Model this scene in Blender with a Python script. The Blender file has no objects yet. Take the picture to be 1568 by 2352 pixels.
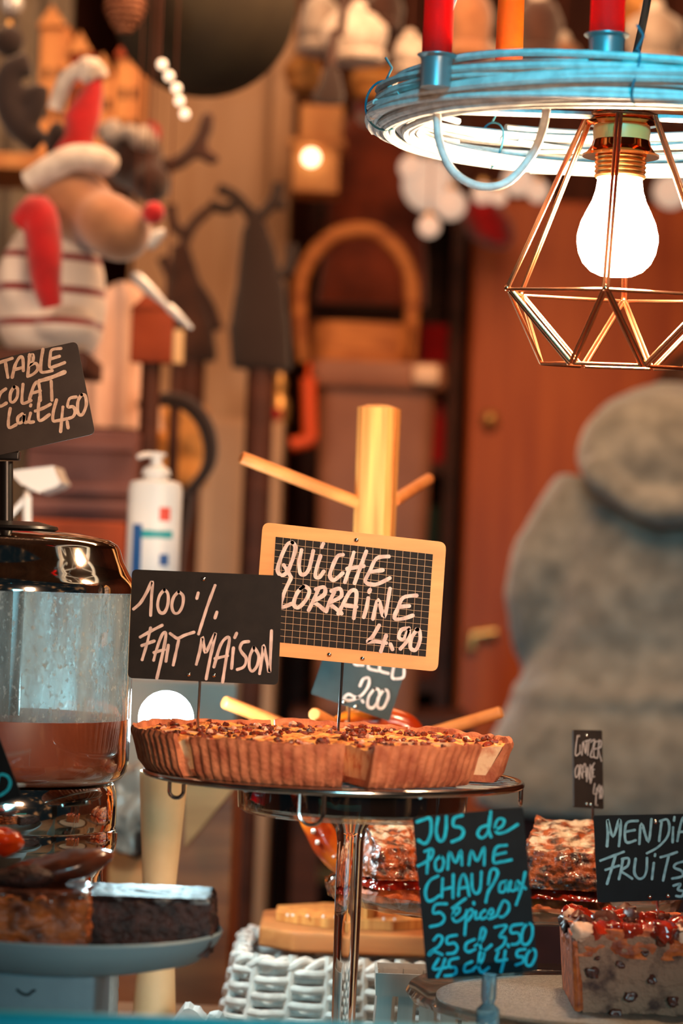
import bpy, bmesh, math, random
from mathutils import Vector, Matrix, noise
R = math.radians
random.seed(7)
S = bpy.context.scene
COL = S.collection

# ------------------------------------------------------------------ camera
F = 6370.0                    # focal length in pixels of the 1568 x 2352 frame
PX, PY = 784.0, 1290.0        # where the level line of sight meets the frame
ROLL = R(2.3)
CAM = Vector((0, 0, 1.40))
cd = bpy.data.cameras.new('camera'); cam = bpy.data.objects.new('camera', cd); COL.objects.link(cam)
cd.sensor_fit = 'VERTICAL'; cd.sensor_height = 36.0; cd.lens = 36.0 * F / 2352
cd.shift_y = (PY - 1176) / 2352
cd.clip_start = 0.05; cd.clip_end = 60
cam.location = CAM
cam.rotation_euler = (Matrix.Rotation(R(90), 4, 'X') @ Matrix.Rotation(ROLL, 4, 'Z')).to_euler()
cd.dof.use_dof = True; cd.dof.focus_distance = 2.09; cd.dof.aperture_fstop = 4.8
S.camera = cam
S.view_settings.view_transform = 'Standard'; S.view_settings.look = 'None'
S.view_settings.gamma = 1.0; S.view_settings.exposure = 0.0
S.view_settings.use_curve_mapping = False
S.cycles.max_bounces = 10; S.cycles.transmission_bounces = 10; S.cycles.transparent_max_bounces = 10
S.cycles.sample_clamp_indirect = 4.0
S.cycles.caustics_reflective = False; S.cycles.caustics_refractive = False

def P(u, v, D):
    """point of the place seen at frame pixel (u, v), D metres in front of the camera"""
    x = (u - PX) / F * D; y = (PY - v) / F * D
    c, s = math.cos(ROLL), math.sin(ROLL)
    return Vector((x * c - y * s, D, CAM.z + x * s + y * c))
def ray(u, v): return (P(u, v, 1.0) - CAM)
def px(n, D): return n * D / F

# ------------------------------------------------------------------ light
w = bpy.data.worlds.new('world'); S.world = w; w.use_nodes = True
wn = w.node_tree; bg = wn.nodes['Background']; bg.inputs[1].default_value = .42
_tc = wn.nodes.new('ShaderNodeTexCoord'); _nz = wn.nodes.new('ShaderNodeTexNoise'); _nz.inputs['Scale'].default_value = 7; _nz.inputs['Detail'].default_value = 3
wn.links.new(_tc.outputs['Generated'], _nz.inputs['Vector'])
_rp = wn.nodes.new('ShaderNodeValToRGB'); _e = _rp.color_ramp.elements          # a dusky market street: dim blue with warm lit stalls
_e[0].position = .50; _e[0].color = (.012, .022, .028, 1); _e[1].position = .74; _e[1].color = (1.3, .60, .25, 1)
_e2 = _rp.color_ramp.elements.new(.60); _e2.color = (.06, .05, .04, 1)
wn.links.new(_nz.outputs['Fac'], _rp.inputs[0]); wn.links.new(_rp.outputs[0], bg.inputs[0])
def area(name, loc, aim, size, col, watts, spread=180):
    l = bpy.data.lights.new(name, 'AREA'); l.energy = watts; l.color = col; l.size = size; l.spread = R(spread)
    o = bpy.data.objects.new(name, l); COL.objects.link(o); o.location = loc
    o.rotation_euler = (Vector(aim) - Vector(loc)).to_track_quat('-Z', 'Y').to_euler()
    return o
area('stall_ceiling_lamp', (0.15, 3.2, 2.42), (0.1, 3.9, 1.2), 0.7, (1, .52, .26), 21)
area('stall_side_lamp', (-0.95, 2.5, 2.2), (-0.35, 3.7, 1.5), 0.4, (1, .66, .45), 7)
area('street_lamp_warm', (0.55, 0.35, 1.52), (0.0, 2.03, 1.42), 0.2, (1, .60, .38), .95, 26)
area('street_sign_blue_high', (0.15, 0.35, 2.35), (0.2, 1.93, 1.76), 0.3, (.0, .40, .58), 1.35, 22)
area('street_sign_blue_low', (0.25, 0.40, 1.25), (0.05, 1.9, 0.98), 0.4, (.20, .52, .62), .85, 28)

# ------------------------------------------------------------------ materials
def srgb(r, g, b):
    f = lambda c: (c / 255 / 12.92) if c / 255 <= .04045 else ((c / 255 + .055) / 1.055) ** 2.4
    return (f(r), f(g), f(b), 1)
def mat(name, c, c2=None, scale=60, rough=.6, metal=0, bump=0, bscale=None, trans=0, ior=1.45, emit=None, estr=0,
        sheen=0, sss=0, stretch=(1, 1, 1), lo=.35, hi=.65, coat=0, detail=4, spec=.5):
    m = bpy.data.materials.new(name); m.use_nodes = True
    nt = m.node_tree; b = nt.nodes['Principled BSDF']; I = b.inputs
    I['Base Color'].default_value = c; I['Roughness'].default_value = rough; I['Metallic'].default_value = metal
    I['IOR'].default_value = ior; I['Transmission Weight'].default_value = trans
    I['Sheen Weight'].default_value = sheen; I['Coat Weight'].default_value = coat
    I['Specular IOR Level'].default_value = spec
    if sss:
        I['Subsurface Weight'].default_value = sss; I['Subsurface Radius'].default_value = (1, .35, .12); I['Subsurface Scale'].default_value = .01 if sss < .9 else .05
    if emit: I['Emission Color'].default_value = emit; I['Emission Strength'].default_value = estr
    if c2 or bump:
        tc = nt.nodes.new('ShaderNodeTexCoord'); mp = nt.nodes.new('ShaderNodeMapping'); mp.inputs['Scale'].default_value = stretch
        nt.links.new(tc.outputs['Object'], mp.inputs[0])
        def nz(s):
            n = nt.nodes.new('ShaderNodeTexNoise'); n.inputs['Scale'].default_value = s; n.inputs['Detail'].default_value = detail
            nt.links.new(mp.outputs[0], n.inputs['Vector']); return n
        n1 = nz(scale)
        if c2:
            rp = nt.nodes.new('ShaderNodeValToRGB'); e = rp.color_ramp.elements
            e[0].position = lo; e[1].position = hi; e[0].color = c; e[1].color = c2
            nt.links.new(n1.outputs['Fac'], rp.inputs[0]); nt.links.new(rp.outputs[0], I['Base Color'])
        if bump:
            n2 = nz(bscale) if bscale else n1
            bp = nt.nodes.new('ShaderNodeBump'); bp.inputs['Strength'].default_value = bump; bp.inputs['Distance'].default_value = .003
            nt.links.new(n2.outputs['Fac'], bp.inputs['Height']); nt.links.new(bp.outputs[0], I['Normal'])
    return m
def wood(name, a, b, grain=(60, 60, 4), rough=.55, scale=1.0):
    return mat(name, a, b, scale=scale, stretch=grain, rough=rough, bump=.15, lo=.35, hi=.68, detail=5)
M = {}
M['board'] = mat('slate_paint', srgb(22, 20, 19), srgb(30, 27, 25), scale=90, rough=.6, spec=.2)
M['board_brown'] = mat('slate_brown', srgb(52, 42, 38), srgb(60, 50, 45), scale=60, rough=.6)
M['board_teal'] = mat('slate_teal', srgb(26, 46, 50), srgb(34, 54, 58), scale=90, rough=.5)
M['board_night'] = mat('slate_night', srgb(10, 15, 19), srgb(14, 20, 24), scale=90, rough=.6, spec=.15)
M['chalk'] = mat('chalk_paint', srgb(225, 208, 200), srgb(190, 172, 165), scale=260, rough=.8, stretch=(1, 1, .4))
M['chalk_beige'] = mat('chalk_beige', srgb(240, 215, 195), srgb(215, 185, 165), scale=260, rough=.8)
M['chalk_faint_blue_lit'] = mat('chalk_faint_blue_lit', srgb(150, 195, 205), srgb(120, 165, 178), scale=260, rough=.8)  # white lettering with fainter blue light put into its colour
M['chalk_blue_lit'] = mat('chalk_blue_lit', srgb(20, 190, 215), srgb(10, 160, 185), scale=260, rough=.8)  # white lettering, the blue light falling on it painted in as cyan
M['chalk_frame'] = wood('varnished_frame', srgb(226, 164, 92), srgb(205, 140, 72), (8, 60, 60), .45)
M['gridline'] = mat('grid_line', srgb(190, 160, 125), rough=.7)
M['rivet'] = mat('rivet_steel', srgb(190, 180, 170), rough=.2, metal=1)
M['steel'] = mat('steel_wire', srgb(200, 195, 190), rough=.15, metal=1)
M['chrome'] = mat('chrome', srgb(225, 218, 208), rough=.07, metal=1)
M['black'] = mat('black_plastic', srgb(22, 20, 20), rough=.35)
M['copper'] = mat('copper_wire', srgb(236, 160, 115), rough=.25, metal=1)
M['copper_cup'] = mat('copper_cup', srgb(220, 130, 70), rough=.12, metal=1)
M['brass'] = mat('brass_screw', srgb(200, 165, 110), rough=.3, metal=1)
M['ceramic'] = mat('socket_ceramic', srgb(250, 176, 100), rough=.4)
M['bulb'] = mat('bulb_glow', (1, 1, 1, 1), emit=(1, .70, .42, 1), estr=300)
M['globe'] = mat('globe_glow', (1, 1, 1, 1), emit=(.62, .92, 1, 1), estr=230)
M['wicker'] = mat('white_wicker', srgb(228, 224, 218), srgb(196, 192, 188), scale=120, rough=.5, bump=.2)
M['wicker_white'] = mat('white_cane', srgb(232, 226, 218), srgb(200, 192, 184), scale=90, rough=.5, bump=.2)
M['twine'] = mat('blue_twine', srgb(60, 120, 140), rough=.9)
M['tin'] = mat('grey_tin_cup', srgb(150, 160, 162), rough=.35, metal=.6)
M['wax_red'] = mat('red_wax', srgb(245, 16, 8), rough=.75, sss=1, spec=.2)
M['wax_orange'] = mat('orange_wax', srgb(255, 88, 10), rough=.75, sss=1, spec=.2)
M['cord_white'] = mat('white_cord', srgb(225, 200, 185), rough=.6)
M['glass'] = mat('clear_glass', (1, 1, 1, 1), rough=.02, trans=1, ior=1.45)
M['frost'] = mat('frosted_glass', srgb(200, 225, 232), rough=.45, trans=.55, ior=1.3, bump=.3, bscale=80, sss=.0)
M['acrylic'] = mat('blue_acrylic', srgb(170, 220, 240), rough=.08, trans=.8, ior=1.3)
M['crust'] = mat('quiche_crust', srgb(212, 128, 86), srgb(165, 84, 54), scale=70, rough=.75, bump=.5, bscale=350)
M['filling'] = mat('quiche_filling', srgb(255, 178, 92), srgb(200, 76, 26), scale=130, rough=.55, bump=.8, bscale=240, lo=.42, hi=.66)
M['cutface'] = mat('quiche_cut_face', srgb(240, 196, 150), srgb(205, 110, 72), scale=110, rough=.6, bump=.4, lo=.45, hi=.7)
M['bacon'] = mat('browned_bacon', srgb(150, 52, 24), srgb(60, 26, 16), scale=200, rough=.45)
M['bacon_pale'] = mat('pale_ham', srgb(235, 180, 150), rough=.5)
M['pine'] = wood('light_pine', srgb(240, 168, 90), srgb(196, 108, 46), (110, 110, 5))
M['dowel'] = wood('dowel_wood', srgb(228, 140, 72), srgb(200, 110, 50), (50, 50, 50), scale=.6)
M['beech'] = wood('beech_board', srgb(204, 128, 70), srgb(170, 95, 48), (5, 60, 60))
M['brioche'] = mat('brioche_crust', srgb(235, 110, 24), srgb(160, 45, 10), scale=35, rough=.25, bump=.3, coat=.5)
M['pearl'] = mat('sugar_pearl', srgb(250, 240, 228), rough=.5)
M['brownie'] = mat('brownie_crumb', srgb(84, 46, 36), srgb(46, 26, 21), scale=120, rough=.6, bump=1, bscale=220)
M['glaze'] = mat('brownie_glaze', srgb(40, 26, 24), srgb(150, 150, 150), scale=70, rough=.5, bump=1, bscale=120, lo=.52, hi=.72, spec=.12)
M['roll'] = mat('dark_roll_crust', srgb(120, 58, 34), srgb(62, 30, 22), scale=40, rough=.28, bump=.4, coat=.5)
M['marble_cake'] = mat('caramel_cake', srgb(225, 112, 48), srgb(96, 48, 34), scale=55, rough=.45, bump=1, bscale=120)
M['caramel'] = mat('orange_glaze', srgb(230, 84, 16), srgb(190, 40, 8), scale=40, rough=.15, coat=.8)
M['loaf_crumb'] = mat('fruit_loaf_crumb', srgb(158, 108, 84), srgb(80, 48, 40), scale=75, rough=.85, bump=1, bscale=260, lo=.5, hi=.72)
M['loaf_crust'] = mat('fruit_loaf_crust', srgb(214, 100, 40), srgb(130, 48, 20), scale=110, rough=.6, bump=1)
M['nut_dark'] = mat('candied_dark_fruit', srgb(56, 26, 22), srgb(110, 50, 34), scale=120, rough=.4, coat=.15)
M['nut_red'] = mat('candied_red_fruit', srgb(190, 46, 22), srgb(120, 24, 14), scale=120, rough=.15, coat=.8)
M['choc'] = mat('hot_chocolate', srgb(176, 86, 58), srgb(158, 74, 48), scale=30, rough=.4)
M['cream'] = mat('cream_lamp_stand', srgb(236, 206, 160), srgb(222, 188, 140), scale=20, rough=.6)
M['red_gloss'] = mat('red_foil', srgb(225, 10, 22), rough=.2, coat=.5)
M['dark_reflection'] = mat('dark_glass_reflection', srgb(34, 20, 16), rough=.08, coat=.6)  # darkness of the reflecting glass put into a colour

def thin_glass(name, tint=(.93, .97, .97, 1), k=1.0):
    m = bpy.data.materials.new(name); m.use_nodes = True; nt = m.node_tree; nt.nodes.remove(nt.nodes['Principled BSDF']); out = nt.nodes['Material Output']
    tr = nt.nodes.new('ShaderNodeBsdfTransparent'); tr.inputs[0].default_value = tint
    gl = nt.nodes.new('ShaderNodeBsdfGlossy'); gl.inputs['Roughness'].default_value = .03
    lw = nt.nodes.new('ShaderNodeLayerWeight'); lw.inputs[0].default_value = .35
    mp = nt.nodes.new('ShaderNodeMapRange'); mp.inputs[3].default_value = .05; mp.inputs[4].default_value = .75 * k; nt.links.new(lw.outputs['Facing'], mp.inputs[0])
    mx = nt.nodes.new('ShaderNodeMixShader'); nt.links.new(mp.outputs[0], mx.inputs[0]); nt.links.new(tr.outputs[0], mx.inputs[1]); nt.links.new(gl.outputs[0], mx.inputs[2]); nt.links.new(mx.outputs[0], out.inputs[0])
    return m
M['thin'] = thin_glass('thin_clear_glass')
M['acrylic_thin'] = thin_glass('clear_acrylic', (.80, .93, .97, 1))

# ------------------------------------------------------------------ mesh helpers
class MB:
    def __init__(s): s.v = []; s.f = []; s.mi = []; s.cur = 0
    def add(s, vs, fs):
        o = len(s.v); s.v += [Vector(p) for p in vs]
        for f in fs: s.f.append([i + o for i in f]); s.mi.append(s.cur)
    def tube(s, path, r, segs=8, closed=False, caps=True):
        path = [Vector(p) for p in path]; n = len(path)
        rr = r if isinstance(r, (list, tuple)) else [r] * n
        T = []
        for i in range(n):
            a = path[(i - 1) % n] if (closed or i > 0) else path[i]
            b = path[(i + 1) % n] if (closed or i < n - 1) else path[i]
            t = (b - a); T.append(t.normalized() if t.length > 1e-9 else Vector((0, 0, 1)))
        up = Vector((0, 0, 1)) if abs(T[0].z) < .9 else Vector((1, 0, 0))
        N = (up - T[0] * up.dot(T[0])).normalized(); vs = []
        for i in range(n):
            N = (N - T[i] * N.dot(T[i]))
            N = N.normalized() if N.length > 1e-9 else T[i].orthogonal().normalized()
            B = T[i].cross(N)
            for k in range(segs):
                a = 2 * math.pi * k / segs
                vs.append(path[i] + (N * math.cos(a) + B * math.sin(a)) * rr[i])
        fs = []
        for i in range(n if closed else n - 1):
            j = (i + 1) % n
            for k in range(segs):
                l = (k + 1) % segs
                fs.append([i * segs + k, i * segs + l, j * segs + l, j * segs + k])
        if caps and not closed:
            fs.append(list(range(segs))[::-1]); fs.append([(n - 1) * segs + k for k in range(segs)])
        s.add(vs, fs); return s
    def lathe(s, prof, c, segs=48, mod=None, a0=0, a1=2 * math.pi):
        """prof = [(radius, z)], c = (x, y)"""
        full = abs(a1 - a0 - 2 * math.pi) < 1e-6; n = segs if full else segs + 1
        vs = []; fs = []
        for i, (r, z) in enumerate(prof):
            for k in range(n):
                a = a0 + (a1 - a0) * k / segs
                q = mod(a, i, r) if mod else r
                vs.append((c[0] + q * math.cos(a), c[1] + q * math.sin(a), z))
        for i in range(len(prof) - 1):
            for k in range(segs):
                l = (k + 1) % n
                fs.append([i * n + k, i * n + l, (i + 1) * n + l, (i + 1) * n + k])
        s.add(vs, fs); return s
    def prism(s, poly, off):
        n = len(poly); off = Vector(off)
        vs = [Vector(p) for p in poly] + [Vector(p) + off for p in poly]
        s.add(vs, [list(range(n)), list(range(n, 2 * n))[::-1]] + [[i, i + n, (i + 1) % n + n, (i + 1) % n] for i in range(n)]); return s
    def bm(s, b, mx=None):
        b.verts.index_update()
        s.add([(mx @ v.co) if mx else v.co.copy() for v in b.verts], [[v.index for v in f.verts] for f in b.faces]); b.free(); return s
    def box(s, c, size, rot=None, bev=0):
        b = bmesh.new(); bmesh.ops.create_cube(b, size=1)
        for v in b.verts: v.co = Vector((v.co.x * size[0], v.co.y * size[1], v.co.z * size[2]))
        if bev: bmesh.ops.bevel(b, geom=b.edges[:], offset=bev, segments=3, profile=.6, affect='EDGES')
        mx = Matrix.Translation(c) @ (rot.to_4x4() if rot else Matrix.Identity(4))
        return s.bm(b, mx)
    def chunk(s, c, size, rot=None, cuts=10, amp=.002, freq=90, rnd=.25, taper=0):
        b = bmesh.new(); bmesh.ops.create_cube(b, size=2)
        bmesh.ops.subdivide_edges(b, edges=b.edges[:], cuts=cuts, use_grid_fill=True)
        for v in b.verts:
            p = v.co.copy(); q = p.normalized() * 1.25
            p = p.lerp(q, rnd)
            if taper: p.x *= 1 - taper * (1 - p.z) / 2; p.y *= 1 - taper * (1 - p.z) / 2
            v.co = Vector((p.x * size[0] / 2, p.y * size[1] / 2, p.z * size[2] / 2))
        cc = Vector(c)
        for v in b.verts:
            q = (v.co + cc) * freq
            v.co += v.co.normalized() * amp * (noise.noise(q) + .5 * noise.noise(q * 2.3))
        return s.bm(b, Matrix.Translation(c) @ (rot.to_4x4() if rot else Matrix.Identity(4)))
    def blob(s, c, rad, rot=None, amp=0, freq=30, seg=24):
        b = bmesh.new(); bmesh.ops.create_uvsphere(b, u_segments=seg, v_segments=max(6, seg * 2 // 3), radius=1)
        cc = Vector(c)
        for v in b.verts:
            n = v.co.copy(); v.co = Vector((n.x * rad[0], n.y * rad[1], n.z * rad[2]))
            if amp: v.co += n * amp * noise.fractal((v.co + cc) * freq, 1, 2, 3)
        return s.bm(b, Matrix.Translation(c) @ (rot.to_4x4() if rot else Matrix.Identity(4)))
    def rings(s, rr, segs=32):
        """rr = [(center, rx, ry)] horizontal ellipses from bottom to top"""
        vs = []; n = len(rr)
        for c, a, b in rr:
            for k in range(segs):
                t = 2 * math.pi * k / segs; vs.append((c[0] + a * math.cos(t), c[1] + b * math.sin(t), c[2]))
        fs = [[i * segs + k, i * segs + (k + 1) % segs, (i + 1) * segs + (k + 1) % segs, (i + 1) * segs + k] for i in range(n - 1) for k in range(segs)]
        fs += [list(range(segs))[::-1], [(n - 1) * segs + k for k in range(segs)]]
        s.add(vs, fs); return s
    def build(s, name, mats, parent=None, loc=None, smooth=True, angle=40):
        if not isinstance(mats, (list, tuple)): mats = [mats]
        o0 = Vector(loc) if loc is not None else (world_loc(parent) if parent else Vector((0, 0, 0)))
        me = bpy.data.meshes.new(name); me.from_pydata([p - o0 for p in s.v], [], s.f)
        for m in mats: me.materials.append(m)
        me.polygons.foreach_set('material_index', s.mi)
        b = bmesh.new(); b.from_mesh(me); bmesh.ops.recalc_face_normals(b, faces=b.faces[:]); b.to_mesh(me); b.free()
        if smooth:
            me.polygons.foreach_set('use_smooth', [True] * len(me.polygons)); me.set_sharp_from_angle(angle=R(angle))
        me.update()
        o = bpy.data.objects.new(name, me); COL.objects.link(o)
        if parent: o.parent = parent; o.location = o0 - world_loc(parent)
        else: o.location = o0
        return o
def world_loc(o):
    p = Vector(o.location)
    while o.parent: o = o.parent; p += o.location
    return p
def tag(o, label=None, cat=None, group=None, kind=None):
    for k, v in (('label', label), ('category', cat), ('group', group), ('kind', kind)):
        if v: o[k] = v
    return o
def thing(name, loc, label, cat, group=None):
    o = bpy.data.objects.new(name, None); COL.objects.link(o); o.location = loc; o.empty_display_size = .02
    return tag(o, label, cat, group)
def single(mb, name, m, loc, label, cat, group=None, **k):
    return tag(mb.build(name, m, None, loc, **k), label, cat, group)
def struct(mb, name, m, **k):
    return tag(mb.build(name, m, None, **k), kind='structure')
def unify(o, voxel=.008, smooth=2):
    """melt overlapping shapes of one mesh into one continuous skin"""
    md = o.modifiers.new('skin', 'REMESH'); md.mode = 'VOXEL'; md.voxel_size = voxel; md.use_smooth_shade = True
    if smooth:
        m2 = o.modifiers.new('soft', 'SMOOTH'); m2.iterations = smooth * 4; m2.factor = .5
    dg = bpy.context.evaluated_depsgraph_get(); dg.update()
    me = bpy.data.meshes.new_from_object(o.evaluated_get(dg)); mats = list(o.data.materials)
    o.modifiers.clear(); o.data = me
    if not me.materials:
        for m in mats: me.materials.append(m)
    return o
def spl(pts, n=6, closed=False):
    """Catmull-Rom through points of any dimension"""
    pts = [Vector(p) for p in pts]; N = len(pts)
    if N < 3 and not closed: return [pts[0].lerp(pts[-1], k / n) for k in range(n + 1)] if N == 2 else pts
    out = []
    for i in range(N if closed else N - 1):
        g = (lambda j: pts[j % N]) if closed else (lambda j: pts[max(0, min(N - 1, j))])
        a, b, c, d = g(i - 1), g(i), g(i + 1), g(i + 2)
        for k in range(n):
            t = k / n
            out.append(.5 * ((2 * b) + (c - a) * t + (2 * a - 5 * b + 4 * c - d) * t * t + (3 * b - a - 3 * c + d) * t ** 3))
    if not closed: out.append(pts[-1])
    return out
def boxpx(mb, u0, v0, u1, v1, D0, D1, z0=None, bev=0):
    um, vm = (u0 + u1) / 2, (v0 + (v1 if v1 is not None else v0)) / 2
    xa, xb = P(u0, vm, D0).x, P(u1, vm, D0).x
    zb = P(um, v0, D0).z; za = z0 if z0 is not None else P(um, v1, D0).z
    mb.box(((xa + xb) / 2, (D0 + D1) / 2, (za + zb) / 2), (xb - xa, D1 - D0, zb - za), bev=bev)
    return ((xa + xb) / 2, (D0 + D1) / 2, za)

# ------------------------------------------------------------------ setting
M['wall_wood'] = wood('dark_wall_boards', srgb(120, 62, 40), srgb(78, 38, 26), (30, 30, 3), .7)
M['floor'] = wood('floor_boards', srgb(96, 66, 48), srgb(70, 46, 34), (4, 40, 40), .7)
M['ceil'] = wood('ceiling_boards', srgb(110, 74, 50), srgb(84, 54, 36), (40, 4, 40), .7)
M['counter'] = wood('counter_top', srgb(150, 120, 96), srgb(120, 92, 72), (4, 40, 40), .5)
m = MB(); m.box((0.1, 3.4, -.03), (3.4, 4.6, .06)); struct(m, 'floor', M['floor'])
m = MB(); m.box((0.1, 5.43, 1.3), (3.4, .06, 2.6)); struct(m, 'wall_back', M['wall_wood'])
m = MB(); m.box((-1.33, 3.55, 1.3), (.06, 3.7, 2.6)); struct(m, 'wall_left', M['wall_wood'])
m = MB(); m.box((1.63, 3.55, 1.3), (.06, 3.7, 2.6)); struct(m, 'wall_right', M['wall_wood'])
m = MB(); m.box((0.1, 3.4, 2.63), (3.4, 4.6, .06)); struct(m, 'ceiling', M['ceil'])
ZC = 0.98
t = thing('market_counter', (0.1, 2.05, 0), 'wooden market counter carrying the cakes, lamps and signs', 'counter')
m = MB(); m.box((0.1, 2.05, ZC - .02), (2.6, 1.1, .04), bev=.005); m.build('worktop', M['counter'], t)
m = MB(); m.box((0.1, 1.56, .47), (2.5, .03, .94)); m.build('front_panel', M['wall_wood'], t)
for sx in (-1.1, 1.3):
    m = MB(); m.box((sx, 2.5, .47), (.06, .06, .94)); m.build('leg', M['wall_wood'], t)
m = MB(); a = P(-500, 2336, 1.52); b = P(1100, 2388, 1.52); m.tube([a, b], .0075, 16)
M['rail'] = mat('turquoise_rail', srgb(40, 195, 210), rough=.4)
t = thing('counter_rail', (a + b) / 2 - Vector((0, 0, .1)), 'turquoise round rail along the front edge of the counter', 'rail')
m.build('bar', M['rail'], t)
for q in (a.lerp(b, .03), a.lerp(b, .97)):
    m = MB(); m.tube([q, (q.x, q.y, ZC - .0)], .005, 10); m.build('post', M['rail'], t)

# ------------------------------------------------------------------ signs
def crop(ox, oy, s):
    def k(pts):
        if isinstance(pts, tuple): return (k(pts[0]), pts[1])
        return [(ox + x * s, oy + y * s) for x, y in pts]
    return k
def dots(*pts): return [[(x, y), (x + 1, y + 6)] for x, y in pts]
class Sign:
    def __init__(s, corners, depths):
        TL, TR, BR, BL = s.c = [Vector(c) for c in corners]
        a, b, c = P(*TL, depths[0]), P(*TR, depths[1]), P(*BL, depths[2])
        s.o = a; s.n = (b - a).cross(c - a).normalized()
        if s.n.y > 0: s.n = -s.n
    def at(s, q, off=0):
        r = ray(q[0], q[1]); k = (s.o - CAM).dot(s.n) / r.dot(s.n)
        return CAM + r * k + s.n * off
    def rounded(s, rad, shrink=None):
        c = s.c; out = []
        for i in range(4):
            p, a, b = c[i], c[i - 1], c[(i + 1) % 4]
            da, db = (a - p).normalized() * rad, (b - p).normalized() * rad
            for k in range(6):
                t = k / 5; q = (p + da) * (1 - t) ** 2 + p * 2 * t * (1 - t) + (p + db) * t * t; out.append(q)
        return out
    def slab(s, poly, thick, off=0):
        m = MB(); m.prism([s.at(q, off) for q in poly], -s.n * thick); return m
    def ink(s, strokes, width, off=.0005):
        m = MB()
        for si, st in enumerate(strokes):
            wd = width
            if isinstance(st, tuple): st, wd = st
            pts = spl(st, 5); n = len(pts); L = []; Rr = []
            h = off + .00003 * (si % 9)
            for i, p in enumerate(pts):
                tg = (pts[min(n - 1, i + 1)] - pts[max(0, i - 1)])
                tg = tg.normalized() if tg.length > 1e-6 else Vector((1, 0))
                nn = Vector((-tg.y, tg.x)); ww = wd / 2 * (.86 + .22 * noise.noise(Vector((p.x * .06, p.y * .06, si))))
                L.append(p + nn * ww); Rr.append(p - nn * ww)
            d0 = (pts[0] - pts[1]).normalized(); d1 = (pts[-1] - pts[-2]).normalized()
            def capp(c, d):
                nn = Vector((-d.y, d.x)); return [c + (nn * math.cos(a) + d * math.sin(a)) * wd * .45 for a in [R(x) for x in (0, 45, 90, 135, 180)]]
            o = [s.at(q, h) for q in L] + [s.at(q, h) for q in Rr]
            fs = [[i, i + 1, n + i + 1, n + i] for i in range(n - 1)]
            m.add(o, fs)
            for c, d in ((pts[0], d0), (pts[-1], d1)):
                m.add([s.at(q, h) for q in capp(c, d)], [[0, 1, 2, 3, 4]])
        return m
def price_sign(label, corners, depths, rad, board, ink_mat, strokes, width, rivets=(), stick=None, ink_label='white hand lettering', frame=None, base=None, thick=.0016, stick_r=.0011):
    s = Sign(corners, depths)
    foot = stick[-1] if stick else base
    t = thing('price_sign', foot, label, 'sign')
    s.slab(s.rounded(rad), thick).build('board', board, t, smooth=False)
    if frame:
        s.slab(frame, .0004, .0003).build('slate_panel', M['board'], t, smooth=False)['label'] = 'black squared writing panel'
    o = s.ink(strokes, width, .0012 if frame else .0005).build('lettering', ink_mat, t, smooth=False); o['label'] = ink_label
    for r in rivets:
        c = s.at(r); m = MB(); m.blob(c + s.n * .0006, (.0017, .0012, .0017), seg=14); m.build('rivet', M['rivet'], t)
    if stick:
        m = MB(); m.tube(stick, stick_r, 8); m.build('stick', M['steel'], t)
    return t, s

# squared slate in a wooden frame on the quiche
k = crop(480, 900, 600 / 1568)
st = [[(500, 905), (470, 915), (435, 985), (412, 1065), (430, 1100), (465, 1085), (500, 1010), (518, 935), (500, 903)], [(448, 1040), (470, 1075), (492, 1112)],
      [(555, 950), (540, 1030), (548, 1090), (575, 1095), (602, 1055), (625, 955)], [(668, 985), (645, 1060), (638, 1108), (662, 1112), (688, 1078)], [(685, 912), (676, 932)],
      [(803, 978), (770, 988), (738, 1055), (725, 1105), (750, 1130), (802, 1088)], [(868, 965), (848, 1040), (815, 1142)], [(943, 958), (912, 1040), (873, 1148)], [(828, 1062), (928, 1046)],
      [(1078, 988), (1005, 1000), (965, 1075), (938, 1140), (1000, 1156), (1084, 1118)], [(970, 1080), (1042, 1070)],
      [(490, 1122), (455, 1195), (432, 1268), (440, 1292), (495, 1272)], [(565, 1170), (530, 1205), (508, 1272), (535, 1295), (580, 1250), (602, 1195), (575, 1168), (550, 1180)],
      [(655, 1185), (630, 1245), (598, 1310)], [(640, 1185), (690, 1172), (692, 1215), (632, 1258), (660, 1282), (692, 1312)],
      [(752, 1200), (722, 1262), (703, 1318)], [(733, 1195), (785, 1182), (792, 1228), (727, 1268), (760, 1300), (795, 1330)],
      [(775, 1332), (835, 1215), (865, 1190), (884, 1205), (880, 1270), (868, 1358)], [(818, 1282), (884, 1290)], [(955, 1238), (943, 1300), (928, 1352)], [(966, 1188), (960, 1202)],
      [(983, 1362), (1015, 1248), (1050, 1352), (1085, 1182)], [(1245, 1222), (1165, 1235), (1132, 1300), (1112, 1358), (1160, 1362), (1222, 1342)], [(1138, 1290), (1200, 1285)],
      [(1020, 1402), (980, 1470), (950, 1500), (1000, 1498), (1062, 1508)], [(1062, 1462), (1030, 1558)], [(1088, 1515), (1100, 1545)],
      [(1198, 1418), (1155, 1428), (1138, 1472), (1168, 1484), (1200, 1425), (1190, 1490), (1148, 1542)], [(1250, 1425), (1215, 1475), (1208, 1535), (1240, 1548), (1265, 1490), (1262, 1435), (1245, 1425)]]
QS = [k([(322, 782)])[0], k([(1424, 903)])[0], k([(1372, 1680)])[0], k([(262, 1572)])[0]]
inner = [(400, 870), (1343, 975), (1300, 1590), (362, 1498)]
qb = P(776, 1672, 2.085)
t, s = price_sign('wood framed squared slate reading QUICHE LORRAINE 4.90, stuck in the quiche', QS, (2.085,) * 3, 18, M['chalk_frame'], M['chalk'],
                  [k(x) for x in st], 10.5, k([(884, 890), (721, 1578), (920, 1602)]), [P(789, 1480, 2.0885), qb - Vector((0, 0, .012))],
                  frame=[Vector(q) for q in k(inner)])
m = MB(); I = [Vector(q) for q in k(inner)]
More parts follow.
